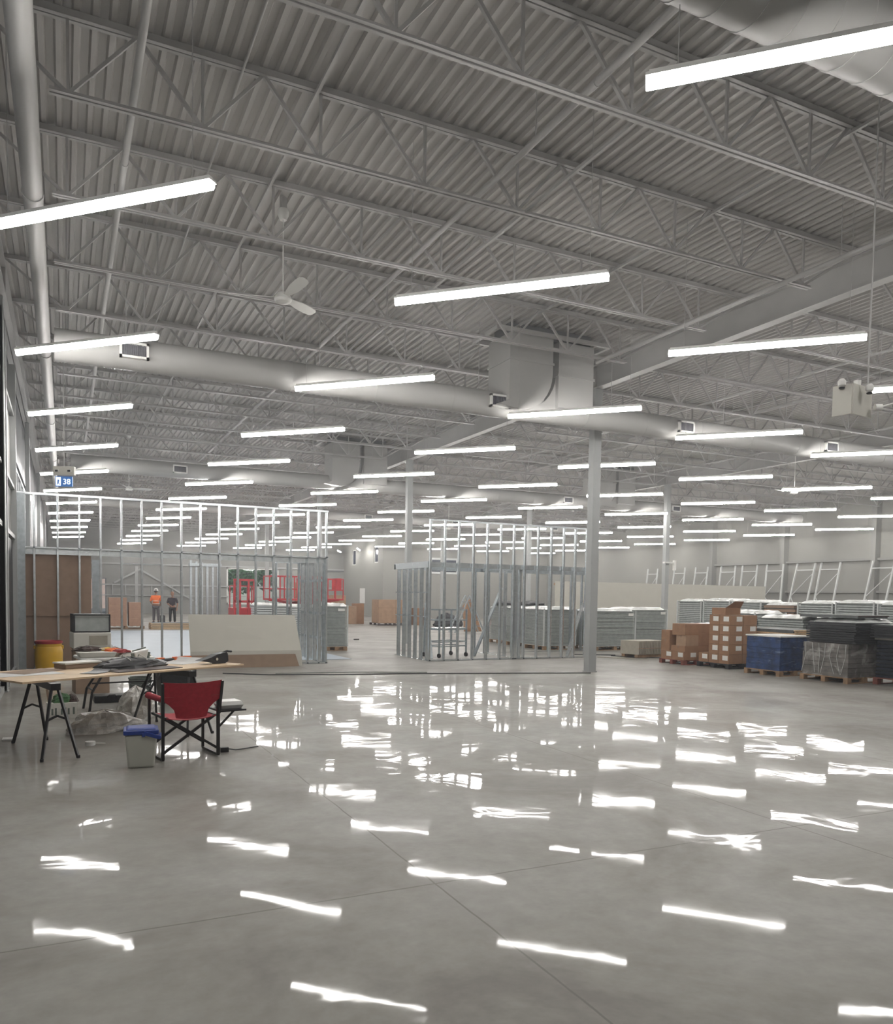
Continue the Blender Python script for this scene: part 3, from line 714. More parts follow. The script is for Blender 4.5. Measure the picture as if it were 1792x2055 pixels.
def lump(name, m_, sx, sy, sz, sd_, parent=None, seg=14, rough=.25):
    rnd = random.Random(sd_); mb = MB(); rows = 7
    off = [rnd.uniform(0, 6.28) for _ in range(6)]
    for i in range(rows+1):
        e = i/rows; rr = math.sqrt(max(.001, 1-e**2.2))
        for j in range(seg):
            a = 2*pi*j/seg
            k = 1+rough*(.5*sin(3*a+off[0]+2*e)+.35*sin(5*a+off[1]-e*3)+.3*rnd.uniform(-1, 1))
            mb.v.append((sx*rr*cos(a)*k, sy*rr*sin(a)*k, sz*e*(1+.25*rough*rnd.uniform(-1, 1))))
    for i in range(rows):
        for j in range(seg): A_ = i*seg+j; B_ = i*seg+(j+1) % seg; mb.f.append((A_, B_, B_+seg, A_+seg))
    mb.f.append(tuple(range(seg))[::-1]); mb.f.append(tuple(rows*seg+j for j in range(seg)))
    return mb.build(name, m_, parent)
def place(o, p, z=0, rz=0): o.location = (p.x, p.y, z); o.rotation_euler = (0, 0, rz); return o
ZT = .754
o = lump('tool_bag', 'black', .42, .22, .12, 3, rough=.35); tag(place(o, on_table(1.6, .60), ZT, ang), 'crumpled black tool bag lying in the middle of the plywood top', 'bag')
for k in (-.1, .12):
    MB().tube([(k, -.16, .02), (k+.02, -.12, .10), (k-.02, -.03, .15), (k+.03, .06, .12)], .006, 6).build('buckle_strap', 'label', o)
o = MB()
o.box(-.42, .42, -.14, .14, 0, .008); tag(place(o.build('dark_board', 'darkbrown'), on_table(1.55, .26), ZT, ang), 'thin dark flat board under the black tool bag', 'board')
def sheet(name, m_, u, v, w_, d_, rz, lab, cat, z=0, curl=.0, group=None):
    mb = MB(); N = 8
    for i in range(N):
        x0 = -w_/2+w_*i/N; x1 = -w_/2+w_*(i+1)/N
        z0 = curl*max(0, (i/N-.6))**2*8; z1 = curl*max(0, ((i+1)/N-.6))**2*8
        mb.hexa([(x0, -d_/2, z0), (x1, -d_/2, z1), (x1, d_/2, z1), (x0, d_/2, z0), (x0, -d_/2, z0+.002), (x1, -d_/2, z1+.002), (x1, d_/2, z1+.002), (x0, d_/2, z0+.002)])
    return tag(place(mb.build(name, m_), on_table(u, v), ZT+z, ang+rz), lab, cat, group)
sheet('paper_sheet', 'paper', 2.4, .72, .46, .45, .25, 'white drawing sheet lying right of the black tool bag', 'paper', curl=.04)
sheet('paper_sheet', 'paper', .35, .75, .8, .45, -.1, 'wide white drawing sheet at the left end of the plywood top', 'paper')
sheet('paper_sheet', 'kraft2', .62, .92, .6, .35, .3, 'grey-brown paper sheet behind the drawing at the left of the plywood', 'paper', z=.003)
sheet('dark_sheet', 'black', .98, .32, .30, .2, .5, 'black folded sheet near the front edge of the plywood top', 'sheet', z=.004, curl=.02)
sheet('paper_sheet', 'label', 1.22, .42, .13, .1, .1, 'small white printed slip beside the black folded sheet', 'paper', z=.014)
# pouch / holster
o = MB().prism([(-.26, .0), (-.1, .035), (.0, .07), (.14, .09), (.16, .07), (.17, -.02), (.12, -.05), (.02, -.05), (-.08, -.03)], 1, -.06, .06).build('tool_pouch', 'black')
tag(place(o, on_table(2.6, .30), ZT+.05, ang), 'black tool pouch standing near the right tip of the plywood top', 'tool pouch')
MB().tube([(.13, 0, .08), (.2, 0, .1), (.27, 0, .09)], .014, 8).build('handle', 'black', o)
MB().tube([(-.02, -.065, .01), (-.02, -.07, .01)], .018, 10).build('metal_badge', 'cream', o)
# orange cord, jug
o = thing('orange_cord', 'tangled bright orange cord at the rear edge of the plywood top', 'cord', on_table(2.62, .98)+Vector((0, 0, ZT)), ang)
rnd = random.Random(5); pts = [(rnd.uniform(-.15, .15), rnd.uniform(-.06, .06), .01+rnd.uniform(0, .04)) for _ in range(36)]
MB().tube(pts, .006, 6).build('cord', 'orange', o)
o = thing('power_tool', 'flat black and orange power tool beside the tangled orange cord', 'tool', on_table(2.36, 1.0)+Vector((0, 0, ZT)), ang)
MB().box(-.2, .16, -.05, .05, 0, .035).build('body', 'charcoal', o, bevel=.01); MB().box(-.1, .0, -.03, .03, .035, .05).build('grip', 'orange', o)
o = thing('plastic_jug', 'white translucent jug standing on the rear of the plywood top', 'jug', on_table(2.08, 1.1)+Vector((0, 0, ZT)), ang-.2)
MB().hexa([(-.07, -.06, .03), (.07, -.06, .03), (.07, .06, .03), (-.07, .06, .03), (-.09, -.06, .13), (.1, -.06, .17), (.1, .06, .17), (-.09, .06, .13)]).build('body', 'lid', o, bevel=.015)
MB().box(-.1, .1, -.07, .07, 0, .03).build('base', 'charcoal', o); MB().bar((-.09, 0, .145), (.08, 0, .185), .015).build('handle', 'bucket', o)
MB().bar((-.09, -.03, .03), (-.1, -.03, .12), .03).bar((.09, -.03, .03), (.11, -.03, .13), .03).build('bracket', 'bucket', o)
o = thing('case_lid', 'beige flat plastic case lying on the rear of the plywood, left of the tool bag', 'case', on_table(1.2, 1.02)+Vector((0, 0, ZT)), ang)
MB().box(-.22, .22, -.12, .12, 0, .05).build('body', 'kraft2', o, bevel=.01); MB().box(-.23, .23, -.13, .13, .05, .07).build('lid', 'cream', o, bevel=.005)

# red director chair
t_ = thing('director_chair', 'red fabric folding director chair with black frame and side tray', 'chair', (1.12, 8.08, 0), math.radians(11))
W = .275; D = .44
for sx in (-1, 1):
    MB().box(sx*W-.014, sx*W+.014, -.014, .014, 0.02, .60 if sx > 0 else .60).build('rear_post', 'blackmetal', t_)
    MB().box(sx*W-.012, sx*W+.012, D-.012, D+.012, 0.02, .57).build('front_post', 'blackmetal', t_)
    MB().bar((sx*W, -.01, .02), (sx*W, D, .02), .024).build('foot_rail', 'blackmetal', t_)
    MB().bar((sx*(W+.005), -.01, .44), (sx*(W+.02), -.06, .77), .026).build('back_post', 'blackmetal', t_)
    MB().bar((sx*W, 0, .59), (sx*W, D, .58), .022).build('arm_rail', 'blackmetal', t_)
    MB().bar((sx*(W-.03), -.0, .42), (sx*(W-.03), D, .42), .022).build('seat_rail', 'blackmetal', t_)
MB().tube([(-W, .0, .605), (-W, D+.03, .60)], .032, 10, rs=[.028, .034]).build('armrest', 'red', t_, smooth=True)
for y in (.0, D):
    MB().bar((-W, y, .08), (W-.04, y, .42), .024).build('cross_brace', 'blackmetal', t_)
    MB().bar((W, y+.018, .08), (-W+.04, y+.018, .42), .024).build('cross_brace', 'blackmetal', t_)
sl = MB(); N = 8
for i in range(N):
    x0 = -W+.03+(2*W-.06)*i/N; x1 = -W+.03+(2*W-.06)*(i+1)/N
    f_ = lambda x: .425-.035*(1-(x/W)**2)
    sl.hexa([(x0, -.02, f_(x0)), (x1, -.02, f_(x1)), (x1, D+.03, f_(x1)), (x0, D+.03, f_(x0)), (x0, -.02, f_(x0)+.006), (x1, -.02, f_(x1)+.006), (x1, D+.03, f_(x1)+.006), (x0, D+.03, f_(x0)+.006)])
sl.build('seat', 'red', t_)
# back fabric: wide band on top, narrowing with curved sides to a tongue down to the seat
bk = MB(); cols = 16; rowsz = [.78, .70, .62, .585, .55, .50, .46, .43, .405]
def halfw(z):
    if z >= .60: return W+.015
    if z > .46: s = (.60-z)/.14; return (W+.015)-(.13)*math.sin(s*pi/2)
    return W+.015-.13-.01*(.46-z)/.05
def yb(z): return -.065+(.78-z)*.15 if z > .44 else -.014+.02*(.44-z)
G = []
for z in rowsz:
    row = []
    for i in range(cols+1):
        s = -1+2*i/cols; x = s*halfw(z); sag = .012*(1-s*s)
        zz = z - (.018*(1-s*s) if z > .77 else 0) + (.0 if z > .41 else .012*(s*s))
        row.append((x, yb(z)-sag, zz))
    G.append(row)
for r0, r1 in zip(G, G[1:]):
    for i in range(cols):
        a, b2, c2, d2 = r0[i], r0[i+1], r1[i+1], r1[i]
        e = lambda p: (p[0], p[1]+.006, p[2])
        bk.hexa([a, b2, e(b2), e(a), d2, c2, e(c2), e(d2)])
bk.build('backrest', 'red', t_)
MB().box(-W, W, -.05, -.044, .628, .632).build('seam', 'redlid', t_)
tr_ = MB().box(W+.01, W+.29, -.02, .30, .445, .462).build('side_tray', 'blackmetal', t_)
MB().bar((W+.02, .02, .30), (W+.17, .02, .445), .018).build('tray_bracket', 'blackmetal', t_)
Rz = Matrix.Rotation(math.radians(11), 3, 'Z')
o = thing('foam_container', 'white foam takeout container on the side tray of the red chair', 'food box', Vector((1.12, 8.08, .463))+Rz @ Vector((W+.17, .16, 0)), .15)
MB().frus(-.1, .1, -.1, .1, 0, .035, .02).build('base', 'white', o); MB().frus(-.12, .12, -.12, .12, .037, .075, -.02).build('lid', 'white', o)
o = thing('power_adapter', 'small black power adapter with a thin lead on the floor behind the red chair', 'adapter', (1.485, 8.32, 0))
MB().box(-.04, .04, -.025, .025, 0, .05).build('body', 'black', o); MB().tube([(.04, 0, .03), (.12, .02, .01), (.25, .08, .008), (.38, .14, .008)], .006, 6).build('lead', 'black', o)

# cooler
t_ = thing('cooler', 'small off-white cooler with a blue lid beside the red chair', 'cooler', (.645, 7.93, 0), math.radians(-4))
MB().frus(-.115, .115, -.1, .1, 0, .315, .028).build('body', 'cooler', t_, bevel=.02)
ld = MB().frus(-.155, .155, -.14, .14, .317, .36, .0).frus(-.135, .135, -.12, .12, .36, .378, -.02).build('lid', 'blue', t_, bevel=.01)
MB().bar((.02, -.14, .335), (.17, -.145, .285), .03, .035).bar((.02, -.14, .335), (.02, -.14, .30), .03).bar((.16, -.145, .285), (.17, .1, .285), .03, .02).build('handle', 'blue', t_, bevel=.005)

# sawhorse area floor items
o = lump('plastic_sheeting', 'plastic', .40, .26, .24, 11, rough=.35, seg=22); tag(place(o, Vector((.42, 10.15, 0)), 0, .3), 'low crumpled heap of clear plastic film on the floor left of the cooler', 'plastic film')
o = lump('plastic_sheeting', 'plastic', .27, .24, .40, 12, rough=.3, seg=22); tag(place(o, Vector((.84, 11.05, 0)), 0, .8), 'taller crumpled ball of clear plastic film behind the cooler', 'plastic film')
o = thing('tape_roll', 'small white roll of tape on the floor in front of the plastic film', 'tape', (.24, 9.2, 0))
MB().lathe([(.03, 0), (.05, 0), (.05, .04), (.03, .04)], k=18).build('roll', 'white', o); MB().bar((.04, 0, .02), (.15, .03, .006), .02, .006).build('loose_end', 'cream', o)
tag(MB().box(-.62, -.50, 9.75, 9.9, 0, .02).build('scrap_block', 'white'), 'small white scrap at the very left edge of the floor', 'scrap')
# printed paint carton / bag
t_ = thing('printed_carton', 'open white printed carton with rubbish, under the plywood top at left', 'box', (-.04, 11.35, 0), .12)
MB().box(-.17, .17, -.1, .1, 0, .20).build('body', 'label', t_)
for k, xx in enumerate((-.13, -.09, -.02, .02, .06, .12)): MB().box(xx, xx+.022, -.104, -.1, .05, .13+.01*(k % 2)).build('printed_letter', 'bucket', t_)
MB().bar((-.14, 0, .18), (-.17, -.02, .38), .03).build('flap', 'kraft2', t_)
lump('rubbish', 'leaf', .12, .08, .12, 4, t_).location = (0, 0, .2)
lump('rubbish', 'darkbrown', .08, .06, .1, 5, t_).location = (.12, 0, .2)

# white folding table behind, with clutter
t_ = thing('folding_table', 'white plastic folding table with curved black legs behind the plywood top', 'table', (.62, 11.9, 0), .12)
MB().box(-.47, .46, -.38, .38, .71, .75).build('tabletop', 'white', t_, bevel=.015)
for x in (-.3, .45):
    MB().tube([(x+.12, -.2, .70), (x+.1, -.21, .48), (x-.02, -.24, .28), (x-.06, -.26, 0)], .017, 8).build('leg', 'blackmetal', t_)
    MB().tube([(x+.12, .2, .70), (x+.1, .21, .48), (x-.02, .24, .28), (x-.06, .26, 0)], .017, 8).build('leg', 'blackmetal', t_)
    MB().bar((x, -.24, .30), (x, .24, .30), .02).build('cross_rail', 'blackmetal', t_)
MB().bar((-.32, -.22, .40), (.5, -.22, .40), .02).build('stretcher', 'blackmetal', t_)
tt = Vector((.62, 11.9, 0))
def ontt(x, y): return tt + Matrix.Rotation(.12, 3, 'Z') @ Vector((x, y, 0))
o = thing('plastic_tray', 'shallow off-white tray on the left half of the folding table', 'tray', ontt(-.24, -.12)+Vector((0, 0, .752)), .1)
MB().frus(-.22, .2, -.16, .16, 0, .07, .03).build('tray', 'cream', o, bevel=.008)
o = thing('storage_tub', 'large rounded off-white lid on the right half of the folding table', 'lid', ontt(.22, 0)+Vector((0, 0, .752)), .1)
MB().frus(-.20, .24, -.28, .28, 0, .06, -.05).build('shell', 'cream', o, bevel=.02); MB().box(-.1, .05, -.24, -.2, .04, .055).build('handle_slot', 'darkbrown', o)
for i, (x, y, m_, s, lab, nm) in enumerate([(-.34, 0, 'darkbrown', .1, 'dark brown glove bundle on the off-white tray', 'glove_bundle'), (-.02, -.1, 'orange', .08, 'orange rag in the middle of the folding table', 'rag'), (.05, -.2, 'redlid', .07, 'dark red rag at the front of the folding table', 'rag'), (-.08, .05, 'yellow', .08, 'yellow strap bundle on the folding table', 'strap_bundle')]):
    oo = lump(nm, m_, s*1.7, s, s*.7, 20+i, rough=.4); tag(place(oo, ontt(x, y), .825 if i < 1 else .81), lab, 'rag' if 'rag' in nm else 'bundle')
tag(MB().tube([ontt(-.2, -.05)+Vector((0, 0, .86)), ontt(-.1, -.1)+Vector((0, 0, .84)), ontt(0, -.05)+Vector((0, 0, .88)), ontt(.12, -.12)+Vector((0, 0, .83))], .008, 6).build('rope', 'cream'), 'pale rope coil end across the rags on the folding table', 'rope')
# grey cases stack behind the table
o = thing('tool_chest', 'beige plastic chest standing behind the folding table', 'chest', (.38, 14.1, 0), .1)
MB().frus(-.25, .25, -.25, .25, 0, .72, .0).build('stand', 'kraft2', o)
MB().box(-.28, .28, -.27, .27, .721, .98).build('body', 'cream', o, bevel=.02); MB().box(-.05, .22, -.28, -.27, .78, .93).build('recess', 'beige', o)
o = thing('grey_bin', 'grey open-fronted metal bin on top of the beige chest', 'bin', (.38, 14.1, .982), .1)
MB().box(-.27, -.25, -.25, .25, 0, .29).box(.25, .27, -.25, .25, 0, .29).box(-.27, .27, -.25, .25, 0, .02).box(-.27, .27, -.25, .25, .27, .29).build('shell', 'charcoal', o)
MB().box(-.25, .25, -.22, -.2, .02, .25).build('front_panel', 'shelf', o); MB().box(-.25, .25, -.235, -.2, .25, .27).build('rim', 'post', o)
# bucket, bin, case
t_ = thing('bucket', 'grey-green plastic bucket on the floor right of the folding table legs', 'bucket', (1.0, 12.42, 0))
MB().lathe([(.135, 0), (.14, .02), (.155, .30), (.165, .31), (.165, .33), (.158, .335), (.158, .36), (.165, .365), (.165, .39), (.15, .39), (.14, .05)], k=28).build('body', 'bucket', t_, smooth=True)
MB().tube([(-.165, 0, .33), (-.12, -.17, .3), (0, -.21, .29), (.12, -.17, .3), (.165, 0, .33)], .004, 6).build('handle', 'galv', t_)
t_ = thing('waste_bin', 'tall black plastic bin behind the red chair', 'bin', (1.5, 12.45, 0), .1)
MB().frus(-.22, .22, -.18, .18, 0, .56, .05).build('body', 'charcoal', t_, bevel=.02); MB().frus(-.275, .275, -.235, .235, .545, .575, 0).build('rim', 'black', t_)
t_ = thing('tool_case', 'flat black tool case on the floor under the folding table', 'case', (.62, 12.75, 0), .05)
MB().box(-.24, .24, -.14, .14, 0, .11).build('body', 'charcoal', t_, bevel=.02); MB().tube([(-.06, -.14, .09), (-.04, -.18, .12), (.04, -.18, .12), (.06, -.14, .09)], .01, 6).build('handle', 'black', t_)
t_ = thing('yellow_drum', 'yellow plastic drum with a dark red lid by the brown board wall', 'drum', (-.28, 17.4, 0))
MB().lathe([(.21, 0), (.225, .03), (.25, .2), (.255, .42), (.24, .52), (.225, .545), (.235, .57), (.235, .60)], k=32).build('body', 'yellow', t_, smooth=True)
MB().lathe([(.245, .60), (.25, .61), (.25, .65), (.235, .655), (.225, .64)], k=32).build('lid', 'redlid', t_, smooth=True)
for s in (-1, 1): MB().box(s*.235-.03, s*.235+.03, -.03, .03, .49, .56).build('handle', 'yellow', t_, bevel=.01)
tag(MB().bar((.12, 17.9, .0), (.38, 18.05, 1.02), .012).build('thin_rod', 'bucket'), 'thin dark rod leaning on the brown board beside the yellow drum', 'rod')

# ------------------------------------------------------------------ pallets and loads
def pallet(x0, x1, y0, y1, m_, lab, rz=0, h=.12):
    cx, cy = (x0+x1)/2, (y0+y1)/2; a, b2 = (x1-x0)/2, (y1-y0)/2
    t_ = thing('pallet', lab, 'pallet', (cx, cy, 0), rz, 'pallets')
    mb = MB()
    N = 7
    for i in range(N): xx = -a+(2*a-.09)*i/(N-1); mb.box(xx, xx+.09, -b2, b2, h-.018, h)
    mb.build('deck_boards', m_, t_)
    for yy in (-b2, -.05, b2-.1):
        A_ = [(-a, 0), (a, 0), (a, h-.018), (a-.12, h-.018), (a-.12, .018), (.06, .018), (.06, h-.018), (-.06, h-.018), (-.06, .018), (-a+.12, .018), (-a+.12, h-.018), (-a, h-.018)]
        MB().prism(A_, 1, yy, yy+.1).build('runner', m_, t_)
    return t_
def carton(x0, x1, y0, y1, z0, z1, lab, m_='carton', group='cartons', sticker=(), rz=0, open_=False):
    cx, cy = (x0+x1)/2, (y0+y1)/2; a, b2 = (x1-x0)/2-.004, (y1-y0)/2-.004; h = z1-z0
    t_ = thing('carton', lab, 'cardboard box', (cx, cy, z0+.001), rz, group)
    MB().box(-a, a, -b2, b2, 0, h-.002).build('body', m_, t_)
    MB().box(-a-.001, a+.001, -.025, .025, h-.06, h-.0015).build('tape', 'tape', t_)
    if 'l' in sticker:
        s_ = MB().box(-a-.004, -a-.001, -b2+.03+.0, -b2+.03+min(.17, b2*1.2), h*.35, h*.35+min(.12, h*.5)).build('sticker', 'label', t_)
    if 'f' in sticker:
        MB().box(a*.0, a*.0+min(.18, a*.9), -b2-.004, -b2-.001, h*.35, h*.35+min(.12, h*.5)).build('sticker', 'label', t_)
    if open_:
        MB().quad((-a, -b2, h), (-a+.1, -b2-.2, h+.16), (a-.1, -b2-.2, h+.16), (a, -b2, h)).quad((a, -b2, h), (a+.18, -b2+.1, h+.1), (a+.18, b2-.1, h+.1), (a, b2, h)).build('flap', m_, t_)
    return t_
# pallet 1 : brown cartons on a red-brown pallet
pallet(14.0, 14.95, 15.25, 16.15, 'redwood', 'red-brown wooden pallet under the leftmost cardboard cartons')
Z0 = .12
L1 = [(14.02, 14.48, 15.27, 15.7, 0, .22, 'lf'), (14.48, 14.93, 15.27, 15.7, 0, .22, 'f'), (14.02, 14.48, 15.7, 16.12, 0, .22, 'l'), (14.48, 14.93, 15.7, 16.12, 0, .22, ''),
      (14.05, 14.9, 15.27, 15.78, .22, .36, ''), (14.07, 14.5, 15.27, 15.62, .36, .63, ''), (14.5, 14.93, 15.3, 15.7, .36, .68, ''),
      (14.02, 14.4, 15.8, 16.12, .22, .5, ''), (14.02, 14.4, 15.8, 16.12, .5, .74, ''), (14.05, 14.5, 15.28, 15.75, .63, .92, ''), (14.5, 14.95, 15.3, 15.78, .68, .92, '')]
posn = ['bottom front left', 'bottom front right', 'bottom rear left', 'bottom rear right', 'flat low second-layer', 'middle front', 'middle right', 'left upper', 'left topmost', 'top left', 'top right']
for (x0, x1, y0, y1, z0, z1, st), pn in zip(L1, posn):
    carton(x0, x1, y0, y1, Z0+z0, Z0+z1, 'brown cardboard carton, %s one on the red-brown pallet' % pn, 'carton2' if pn in ('middle front',) else 'carton', 'cartons on the red-brown pallet', st)
# pallet 2
pallet(14.25, 15.2, 14.0, 15.05, 'charcoal', 'black plastic pallet under the tall labelled carton stack')
names = []
for ly in range(5):
    for gx in range(2):
        for gy in range(3):
            z0 = Z0+ly*.235; z1 = z0+.232
            x0 = 14.28+gx*.45; y0 = 14.03+gy*.335
            if ly >= 1 and gy == 2: continue
            if ly == 4 and gy == 1 and gx == 1: continue
            lab = 'labelled brown carton, %s layer, %s %s on the black pallet' % (['lowest', 'second', 'third', 'fourth', 'top'][ly], ['nearest', 'middle', 'farthest'][gy], ['left', 'right'][gx])
            carton(x0, x0+.44, y0, y0+.33, z0, z1, lab, 'carton', 'cartons on the black pallet', 'lf' if (ly+gx+gy) % 5 else 'l')
carton(14.4, 14.9, 14.3, 14.75, Z0+5*.235, Z0+5*.235+.17, 'open brown carton with flaps up, on top of the labelled stack', 'carton', 'cartons on the black pallet', '', 0, True)
# goods on pallets
def wrapped(x0, x1, y0, y1, z0, z1, m_, lab, name='wrapped_load', rz=0, top=None, cat='wrapped pallet load', bulge=.015, layers=10):
    cx, cy = (x0+x1)/2, (y0+y1)/2; a, b2 = (x1-x0)/2, (y1-y0)/2; h = z1-z0; rnd = random.Random(int(x0*91+y0*37))
    t_ = thing(name, lab, cat, (cx, cy, z0), rz)
    mb = MB()
    for k in range(layers):
        e = rnd.uniform(-bulge, bulge); mb.box(-a+e, a+rnd.uniform(-bulge, bulge), -b2+e, b2-abs(e), h*k/layers, h*(k+1)/layers-.004)
    mb.box(-a+.03, a-.03, -b2+.03, b2-.03, 0, h-.01)
    mb.build('goods', m_, t_)
    if top: 
        mb = MB(); N = 10
        zz = [[h+.01+.03*abs(sin(i*.9+j*1.3+x0)) for j in range(N+1)] for i in range(N+1)]
        P = lambda i, j: (-a-.01+(2*a+.02)*i/N, -b2-.01+(2*b2+.02)*j/N, zz[i][j] if 0 < i < N and 0 < j < N else h-.01)
        for i in range(N):
            for j in range(N): mb.quad(P(i, j), P(i+1, j), P(i+1, j+1), P(i, j+1))
        mb.build('film_top', top, t_)
    return t_
pallet(14.02, 15.02, 12.3, 13.3, 'wood', 'weathered wooden pallet under the blue wrapped load')
t_ = wrapped(14.05, 15.0, 12.33, 13.27, .121, .86, 'bluewrap', 'blue goods in clear stretch film on the wooden pallet between cartons and grey load', layers=6)
MB().box(-.5, .5, -.49, .49, .742, .765).build('top_cover', 'paper', t_); MB().box(-.5, .52, -.5, .49, .735, .742).build('top_sheet', 'paper', t_)
pallet(14.17, 15.25, 10.75, 11.9, 'wood', 'worn wooden pallet under the grey film-wrapped load')
t_ = wrapped(14.2, 15.2, 10.78, 11.87, .121, .80, 'greywrap', 'grey goods bagged in loose clear film, right of the blue load', layers=7, bulge=.02)
dr = MB()
for i in range(7):
    y = -.5+i*.16; dr.tube([(-.515, y, .67), (-.53, y+.05*sin(i), .4), (-.52, y+.1*cos(i*2), .05)], .005, 6)
dr.build('film_folds', 'film', t_)
def flatstack(x0, x1, y0, y1, z0, z1, n_, m_, lab, name='panel_stack', jit=.04, cat='stack of panels', top=None, rz=0, edge=None, posts=False, lbl=False):
    cx, cy = (x0+x1)/2, (y0+y1)/2; a, b2 = (x1-x0)/2, (y1-y0)/2; h = z1-z0; rnd = random.Random(int(x0*53+y0*29+n_))
    t_ = thing(name, lab, cat, (cx, cy, z0), rz)
    mb = MB(); th = h/n_
    for k in range(n_):
        ex, ey = rnd.uniform(-jit, jit*.3), rnd.uniform(-jit*.3, jit)
        mb.box(-a+abs(ex), a-abs(ex)*.5, -b2+abs(ey), b2, k*th, k*th+th*.72)
    mb.build('panels', m_, t_)
    MB().box(-a+.06, a-.05, -b2+.06, b2-.05, 0, h-.01).build('core', 'gapshade', t_)  # dark core puts shade into the gaps between panels
    if posts:
        for sx, sy in ((-1, -1), (1, -1), (-1, 1)):
            MB().box(sx*a-.02, sx*a+.02, sy*b2-.02, sy*b2+.02, 0, h).build('corner_post', 'post', t_)
    if top:
        mb = MB(); N = 8
        zz = [[h+.02+.05*abs(sin(i*.7+j*1.1+x0)) for j in range(N+1)] for i in range(N+1)]
        P = lambda i, j: (-a-.03+(2*a+.06)*i/N, -b2-.03+(2*b2+.06)*j/N, zz[i][j] if 0 < i < N and 0 < j < N else h-.03)
        for i in range(N):
            for j in range(N): mb.quad(P(i, j), P(i+1, j), P(i+1, j+1), P(i, j+1))
        mb.build('film_top', top, t_)
    if lbl: MB().box(a-.3, a-.1, -b2-.03, -b2-.025, h-.17, h-.09).build('sticker', 'label', t_)
    return t_
flatstack(14.25, 15.35, 10.66, 11.85, .81, 1.24, 9, 'charcoal', 'black panels stacked across the grey film-wrapped load', jit=.06)
pallet(14.75, 16.1, 9.2, 10.62, 'redwood', 'reddish pallet of the dark slatted load at the right edge', h=.14)
t_ = flatstack(14.8, 16.05, 9.25, 10.6, .141, .90, 10, 'navy', 'dark navy slatted goods at the right edge of the picture', 'slatted_load', .01)
MB().box(-.66, .66, -.7, .7, .76, .80).build('white_lid', 'cream', t_); MB().box(-.64, -.63, .1, .12, .0, .76).build('strap', 'post', t_)
flatstack(14.6, 16.1, 9.3, 10.62, .945, 1.22, 5, 'charcoal', 'black panels lying on the dark slatted load at the right edge', jit=.04)
# middle row
def base(x0, x1, y0, y1, lab): return pallet(x0, x1, y0, y1, 'wood', lab)
base(15.4, 16.6, 13.0, 14.9, 'pallet hidden behind the blue load')
flatstack(15.4, 16.6, 13.0, 14.9, .121, .82, 14, 'shelf', 'grey metal shelves stacked behind the blue wrapped load', jit=.05)
flatstack(15.35, 16.5, 13.1, 14.7, .83, .98, 4, 'plyedge', 'tan boards lying on the grey shelves behind the labelled cartons', jit=.12, cat='stack of boards')
base(15.5, 16.7, 15.6, 16.9, 'pallet behind the leftmost cartons')
flatstack(15.5, 16.7, 15.6, 16.9, .121, .95, 14, 'shelf', 'grey shelves stacked behind the leftmost cartons', jit=.04, top='film')
for i, (x0, y0, hh, n_, m_, lab) in enumerate([(17.2, 16.0, 1.32, 20, 'shelf', 'grey shelf stack with a white film top, behind the open carton'), (17.2, 14.4, 1.22, 18, 'shelf', 'grey wrapped shelf stack right of the one behind the open carton'), (17.2, 12.7, 1.18, 16, 'shelf', 'grey shelf stack with dark brown sheets, behind the black panels')]):
    base(x0, x0+1.2, y0, y0+1.5, 'pallet under the middle-row stack: %s' % ['left one', 'centre one', 'right one'][i])
    flatstack(x0, x0+1.2, y0, y0+1.5, .121, hh, n_, m_, lab, 'shelf_stack', .03, 'stack of shelves', 'film', posts=i == 0, lbl=True)
flatstack(17.1, 18.3, 12.75, 14.5, 1.26, 1.34, 2, 'darkbrown', 'dark brown sheets on top of the middle-row shelf stacks', jit=.1)
# rear row of tall shelf stacks
for i in range(7):
    y0 = 21.2-1.32*i; x0 = 20.2
    lb = ['farthest', 'second', 'third', 'fourth', 'fifth', 'sixth', 'nearest'][i]
    base(x0, x0+1.15, y0, y0+1.2, 'pallet of the %s stack in the rear row along the right' % lb)
    if i == 3:
        t_ = flatstack(x0, x0+1.15, y0, y0+1.2, .121, 1.55, 12, 'kraft', 'brown sheet stack under a white cover in the rear row', 'sheet_stack', .04, 'stack of sheets', 'film')
    else:
        flatstack(x0, x0+1.15, y0, y0+1.2, .121, 1.62+.03*(i % 2), 22, 'shelf', 'tall grey shelf stack with white film top, %s in the rear row' % lb, 'shelf_stack', .025, 'stack of shelves', 'film', posts=True)
# grey stacks right of the first column and behind the framed room
for x0, x1, y0, hh, lab, lp in [(15.1, 16.65, 20.4, 1.27, 'grey shelf stack with film top just right of the first column', 'pallet of the grey stack just right of the first column'), (17.0, 18.8, 21.35, 1.30, 'grey shelf stack with film top left of the second-line column', 'pallet of the grey stack left of the second-line column')]:
    base(x0, x1, y0, y0+1.2, lp); flatstack(x0, x1, y0, y0+1.2, .121, hh, 30, 'shelf', lab, 'shelf_stack', .05, 'stack of shelves', 'film', posts=True, lbl=True)
for x0, y0, lb in [(13.55, 21.0, 'nearest'), (13.75, 22.5, 'middle'), (13.9, 24.0, 'farthest')]:
    base(x0, x0+1.2, y0, y0+1.2, 'pallet of the %s stack seen through the right framed room' % lb)
    flatstack(x0, x0+1.2, y0, y0+1.2, .121, 1.30, 30, 'shelf', 'grey shelf stack, %s of the three seen through the right framed room' % lb, 'shelf_stack', .04, 'stack of shelves', 'film', posts=True)
for i, (x, y) in enumerate([(14.3, 24.6), (14.35, 23.1)]):
    o = lump('black_bundle', 'charcoal', .5, .45, .16, 40+i, rough=.2); tag(place(o, Vector((x, y, 0)), 1.37), ['black bundle on the farthest stack behind the right framed room', 'black bundle on the middle stack behind the right framed room'][i], 'bundle')
